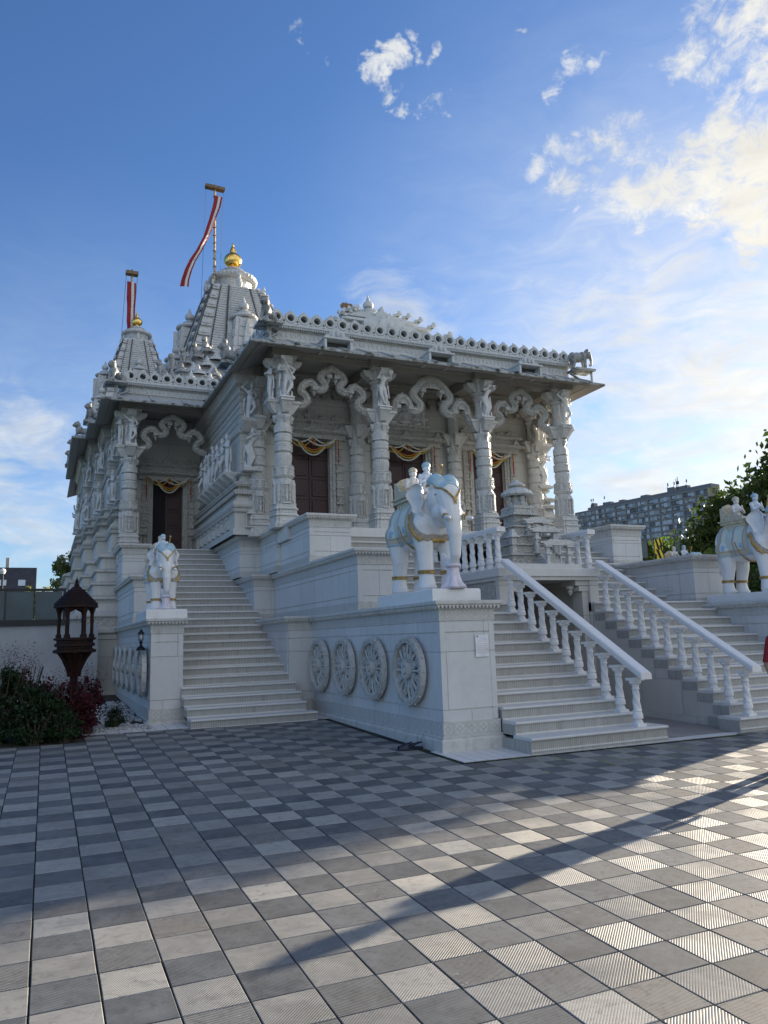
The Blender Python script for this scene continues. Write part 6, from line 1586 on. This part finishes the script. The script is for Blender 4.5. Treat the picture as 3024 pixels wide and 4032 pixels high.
# apartment block
def flats():
    t=thing('apartment_block',(165,195,0),'long grey block of flats with rows of balcony windows on the right horizon','building')
    aL,dL=38.2,430.0; aR,dR=47.3,383.0
    x0,y0=az(aL,dL);x1,y1=az(aR,dR); u=Vector((x1-x0,y1-y0,0));L=u.length;u.normalize();n_=Vector((-u.y,u.x,0)) 
    if n_.dot(Vector((-1,-1,0)))<0: n_=-n_
    H=65.5; O=Vector((x0,y0,0))
    mb=MB(); mb.prism([(0,-1),(L,-1),(L,H),(0,H)],O-n_*.9,u,(0,0,1),-n_,12); mb.build('wall',[simple('dark_cladding',(.22,.205,.20),.8,0,.15,.4)],t)
    rows=23;hh=H/rows; cols_=int(L/6.4); cw=L/cols_
    mb=MB()
    for r_ in range(rows+1):
        z=r_*hh; mb.prism([(0,z-.30),(L,z-.30),(L,z+.30),(0,z+.30)],O,u,(0,0,1),-n_,1.1)
    for c_ in range(cols_+1): mb.prism([(c_*cw-.18,0),(c_*cw+.18,0),(c_*cw+.18,H),(c_*cw-.18,H)],O+n_*.05,u,(0,0,1),-n_,.9)
    mb.build('balcony_slab',[simple('balcony_brown',(.31,.28,.26),.8)],t)
    glass=[simple('pane_pale',(.58,.60,.60),.5,0,.2,.2),simple('pane_blue',(.38,.42,.45),.4,0,.2,.2),simple('pane_dark',(.14,.14,.14),.4),simple('curtain',(.42,.41,.38),.6,0,.1,.2)]
    mb=MB(); rnd=random.Random(4)
    for r_ in range(rows):
        for c_ in range(cols_):
            z0=r_*hh+.95;z1=(r_+1)*hh-.42; k=rnd.choice((2,3,3,4)); ww=(cw-.9)/k
            for q in range(k):
                a=c_*cw+.45+q*ww; m_=rnd.choices((0,1,2,3),(5,3,2,4))[0]
                dd=rnd.choice((.0,.0,.35)); mb.prism([(a+.06,z0 if dd else z0-.5),(a+ww-.06,z0 if dd else z0-.5),(a+ww-.06,z1),(a+.06,z1)],O-n_*(.25+dd),u,(0,0,1),-n_,.1,m_)
    w_=mb.build('windows',glass,t,smooth=0); w_['kind']='stuff'
    mb=MB(); mb.prism([(L*.08,H+.3),(L,H+.3),(L,H+2.6),(L*.08,H+2.2)],O-n_*3,u,(0,0,1),-n_,7)
    for (a,w2,h) in ((.10,2,4.5),(.2,5,3.6),(.33,3,3.3),(.5,4,3.4),(.70,3,4.6),(.76,6,4.2)):
        mb.prism([(L*a,H+.3),(L*a+w2,H+.3),(L*a+w2,H+h),(L*a,H+h)],O-n_*4,u,(0,0,1),-n_,3)
    mb.build('roof_storey',[simple('roof_grey',(.22,.21,.21),.8)],t)
    for a in (.098,.115,.21,.70,.745,.765,.775,.83):
        mb=MB(); p=O+u*L*a-n_*4; mb.tube([(p.x,p.y,H+2),(p.x,p.y,H+6.5+3*math.sin(a*50))],.16,5); mb.tube([(p.x+.5,p.y,H+5.5),(p.x+.5,p.y,H+7)],.3,5); mb.build('aerial',[M_iron],t)
flats()
# house with slate roof, left
t=thing('house',(-4,50,0),'dark slate-roofed house with two skylights at the left edge','building')
mb=MB(); mb.box(-9,-.55,50,58,-.4,4.0); mb.build('wall',[simple('brick_red',(.10,.06,.05),.9,0,.2,3)],t)
mb=MB(); mb.add([(-9,49.6,3.4),(-.42,49.6,3.4),(-.42,52.6,6.45),(-9,52.6,6.45),(-9,56,3.4),(-.42,56,3.4)],[(0,1,2,3),(3,2,5,4),(1,5,2),(0,3,4)]); mb.build('roof',[M_slate],t)
for (xa,xb) in ((-2.42,-2.06),(-1.42,-1.02)):
    mb=MB(); mb.add([(xa,51.35,5.24),(xb,51.35,5.24),(xb,51.72,5.62),(xa,51.72,5.62)],[(0,1,2,3)]); mb.build('skylight',[simple('skylight_glass',(.55,.62,.66),.1)],t)
mb=MB(); mb.box(-2.2,-2.0,53,53.3,6.1,7.1); mb.build('chimney',[M_plaster],t)
t=thing('street_lamp',(-1.95,44,0),'thin grey street lamp in front of the slate-roofed house','lamp'); mb=MB(); mb.tube([(-1.95,44,-.4),(-1.95,44,5.35)],.05,8); mb.build('pole',[M_frame],t); mb=MB(); mb.lathe([(.10,5.3),(.16,5.45),(.12,5.55),(0,5.6)],(-1.95,44),10); mb.build('lamp_head',[M_paper],t)
# rendered wall with glass balustrade
t=thing('garden_wall',(-3,20,0),'pale rendered garden wall at the left, glass fence on top','wall')
mb=MB(); mb.box(-7,1.25,20,20.3,-.4,2.0); mb.build('wall_body',[M_plaster],t)
t=thing('glass_fence',(-3,20,2.0),'dark framed frosted glass fence on the pale garden wall','fence')
mb=MB(); mb.box(-7,.50,19.93,20.05,2.0,2.13);mb.box(-7,.50,19.95,20.0,2.80,2.86); mb.box(.44,.50,19.95,20.0,2.13,2.80); mb.build('rail',[M_frame],t)
for k in range(9):
    xa=-.19-.62*(k-1)-.62+.01; mb=MB(); mb.box(xa-.015,xa+.015,19.94,20.01,2.13,2.80); mb.build('post',[M_frame],t); mb=MB(); mb.box(xa+.02,xa+.60,19.97,19.98,2.13,2.79); mb.build('pane',[M_glassy],t)
# carved wooden pavilion on a post
t=thing('wooden_lantern_pavilion',(.5,13.6,0),'dark carved wooden pavilion with shingled pointed roof on a post in the bushes','pavilion')
c=(.5,13.6); mb=MB(); mb.lathe([(.335,2.12),(.33,2.155),(.17,2.33),(.06,2.44),(.03,2.46)],c,6,a0=PI/6*0)
for k in range(7): z=2.16+.035*k; r_=.335-.033*k-.006; mb.lathe([(r_,z),(r_+.012,z+.004),(r_-.01,z+.024)],c,6,cap=False)
mb.lathe([(.03,2.45),(.045,2.47),(.02,2.50),(.03,2.53),(.008,2.58),(0,2.62)],c,8,cap=False); mb.build('roof',[M_roofw],t)
for k in range(6):
    a=2*PI*k/6; mb=MB(); p=(c[0]+.25*math.cos(a),c[1]+.25*math.sin(a)); mb.lathe([(.045,1.60),(.045,1.66),(.028,1.68),(.026,1.85),(.032,1.9),(.026,1.92),(.03,2.0),(.05,2.06),(.06,2.12)],p,8); mb.build('column',[M_wood],t)
mb=MB()
for k in range(6):
    a0=2*PI*k/6;a1=a0+PI/3; p0=Vector((c[0]+.26*math.cos(a0),c[1]+.26*math.sin(a0),0));p1=Vector((c[0]+.26*math.cos(a1),c[1]+.26*math.sin(a1),0)); u=(p1-p0);L=u.length;u.normalize()
    mb.prism([(0,2.12),(0,1.99),(.03,2.03),(L*.3,2.05),(L*.5,2.085),(L*.7,2.05),(L-.03,2.03),(L,1.99),(L,2.12)],p0,u,(0,0,1),(-u.y,u.x,0),.02)
mb.lathe([(.31,2.09),(.34,2.10),(.34,2.13),(.3,2.14)],c,6); mb.build('fretwork',[M_wood],t)
mb=MB(); mb.lathe([(.10,1.0),(.12,1.1),(.20,1.28),(.24,1.36),(.33,1.38),(.33,1.42),(.27,1.44),(.27,1.47),(.31,1.48),(.31,1.52),(.28,1.53),(.28,1.57),(.325,1.58),(.325,1.61),(.2,1.62)],c,6)
for k in range(6):
    a=2*PI*k/6+PI/6; mb.tube([(c[0]+.07*math.cos(a),c[1]+.07*math.sin(a),1.0),(c[0]+.12*math.cos(a),c[1]+.12*math.sin(a),1.2),(c[0]+.27*math.cos(a),c[1]+.27*math.sin(a),1.38)],[.03,.035,.03],6)
mb.build('balcony',[M_wood],t); mb=MB(); mb.lathe([(.07,-.2),(.06,1.0)],c,8); mb.lathe([(.08,.7),(.11,.78),(.08,.86)],c,8); mb.build('post',[M_wood],t)
# bushes
def bush(c,r,n,size,label,mat,group='shrubs in the bed on the left',mat2=None,z=None):
    t=thing('shrub',(c[0],c[1],gz(*c)),label,'shrub',group); zc=z or gz(*c)+r[2]*.9
    mb=MB()
    for k in range(14):
        a=k*2.4; mb.tube([(c[0]+.05*math.cos(a),c[1]+.05*math.sin(a),gz(*c)-.05),(c[0]+r[0]*.35*math.cos(a),c[1]+r[1]*.35*math.sin(a),zc),(c[0]+r[0]*.6*math.cos(a),c[1]+r[1]*.6*math.sin(a),zc+r[2]*.8)],[.014,.01,.004],5)
    mb.build('stems',[M_bark],t); mb=MB(); leaves(mb,(c[0],c[1],zc),r,n,size,.2,clump=46)
    for k in range(60):     # shoots that stick out
        a=random.uniform(0,6.28); p=Vector((c[0]+r[0]*.7*math.cos(a)*random.random(),c[1]+r[1]*.7*math.sin(a)*random.random(),zc+r[2]*.55))
        d=Vector((random.gauss(0,.25),random.gauss(0,.25),1)).normalized(); L=random.uniform(.12,.46)*r[2]/.5
        for j in range(9):
            q=p+d*L*j/8; s_=size*.8; b=Vector((random.gauss(0,1),random.gauss(0,1),.3)).normalized(); cc=b.cross(d).normalized(); mb.add([q,q+b*s_*.5+cc*s_*.2,q+b*s_,q+b*s_*.5-cc*s_*.2],[(0,1,2,3)])
    mb.build('foliage',[mat],t,smooth=0); return t
bush((-.55,12.95),(.62,.5,.62),5200,.058,'tall dark green shrub at the left edge of the bed',L_green)
bush((.0,12.75),(.48,.4,.42),3600,.055,'dark green shrub in the middle of the bed, below the garden wall',L_green)
bush((.42,12.9),(.42,.35,.46),3600,.055,'dark red-leaved shrub in front of the wooden pavilion',L_red)
bush((.72,13.3),(.26,.3,.48),1500,.05,'red-leaved shrub with tall shoots right of the wooden pavilion',L_red)
bush((-.05,12.55),(.42,.2,.26),2000,.052,'low green shrub spilling over the bed edge at the left',L_green)
bush((.36,12.52),(.28,.2,.24),1500,.05,'low green shrub at the right corner of the bed',L_green)
bush((1.15,13.75),(.20,.18,.16),420,.05,'small green plant growing among the pale pebbles',L_green)
bush((-1.6,13.1),(.8,.6,.7),2600,.06,'dark green shrub beyond the left edge',L_green)
bush((-.25,13.6),(.5,.4,.62),2600,.055,'red-tinged shrub behind the green ones near the garden wall',L_red)
# ---------------------------------------------------------------- person in red at the right edge
def person(loc,rz):
    t=thing('person',loc,'person in a red short-sleeved shirt standing at the right edge, mostly out of the picture','person',rz=rz)
    P=[('e',(0,0,.93),(.165,.11,.12)),('c',(0,0,.95),(0,.0,1.12),.125,.13),('c',(0,0,1.12),(0,.0,1.30),.135,.15),('e',(0,.01,1.36),(.19,.10,.09)),('c',(0,.01,1.40),(0,0,1.50),.06,.052),
       ('e',(0,-.01,1.585),(.075,.092,.11)),('e',(0,-.05,1.54),(.05,.055,.05)),('c',(0,-.098,1.595),(0,-.115,1.565),.012,.016),('e',(.078,.0,1.575),(.012,.022,.032)),('e',(-.078,.0,1.575),(.012,.022,.032))]
    for s in (-1,1):
        P+=[('c',(s*.09,0,.90),(s*.10,-.01,.50),.088,.058),('c',(s*.10,-.01,.50),(s*.10,.02,.09),.056,.036),('c',(s*.10,.03,.045),(s*.11,-.15,.03),.042,.032)]
        P+=[('c',(s*.18,.01,1.37),(s*.245,.03,1.10),.052,.042),('c',(s*.245,.03,1.10),(s*.23,-.06,.86),.040,.027),('c',(s*.23,-.06,.86),(s*.225,-.085,.79),.030,.036)]
        for k in range(4): P.append(('c',(s*.225+(k-1.5)*.0,-.115+k*.02,.775),(s*.215,-.12+k*.021,.70+.008*abs(k-1.5)),.0095,.008))
        P.append(('c',(s*.21,-.105,.80),(s*.185,-.135,.745),.011,.009))
    me=blob(P,.0085,2,'body'); add(t,'body',me,M_skin)
    bm=bmesh.new(); bm.from_mesh(me); bm.normal_update(); 
    def shell(pred,off,name,mat):
        b2=bm.copy(); b2.normal_update()
        for v in b2.verts: v.co+=v.normal*off
        bmesh.ops.delete(b2,geom=[f for f in b2.faces if not pred(f.calc_center_median())],context='FACES'); m2=bpy.data.meshes.new(name); b2.to_mesh(m2); b2.free()
        r=evalmesh(m2,[('SOLIDIFY',dict(thickness=off*.8,offset=-1))]); r.name=name; r.materials.append(mat); r.polygons.foreach_set('use_smooth',[True]*len(r.polygons)); add(t,name,r)
    shell(lambda c:(.90<c.z<1.435 and abs(c.x)<.20) or (c.z>1.13 and c.z<1.44 and abs(c.x)>=.17),.014,'shirt',M_red)
    shell(lambda c:.10<c.z<.96 and abs(c.x)<.19 ,.012,'trousers',M_jean)
    shell(lambda c:c.z<.075,.010,'shoes',M_iron)
    shell(lambda c:c.z>1.56 and (c.z>1.635 or c.y>.012),.012,'hair',M_hair); bm.free()
    for s in (-1,1):
        mb=MB(); mb.ell((s*.030,-.088,1.60),(.013,.008,.008),8,6); o=mb.mesh('eye',[M_paper]); add(t,'eye',o)
    mb=MB(); mb.tube([(-.022,-.098,1.528),(0,-.104,1.525),(.022,-.098,1.528)],.005,6); add(t,'mouth',mb.mesh('mouth',[simple('lips',(.30,.10,.09),.5)]))
PX,PY=7.76,6.25
person((PX,PY,gz(PX,PY)),R(-20))
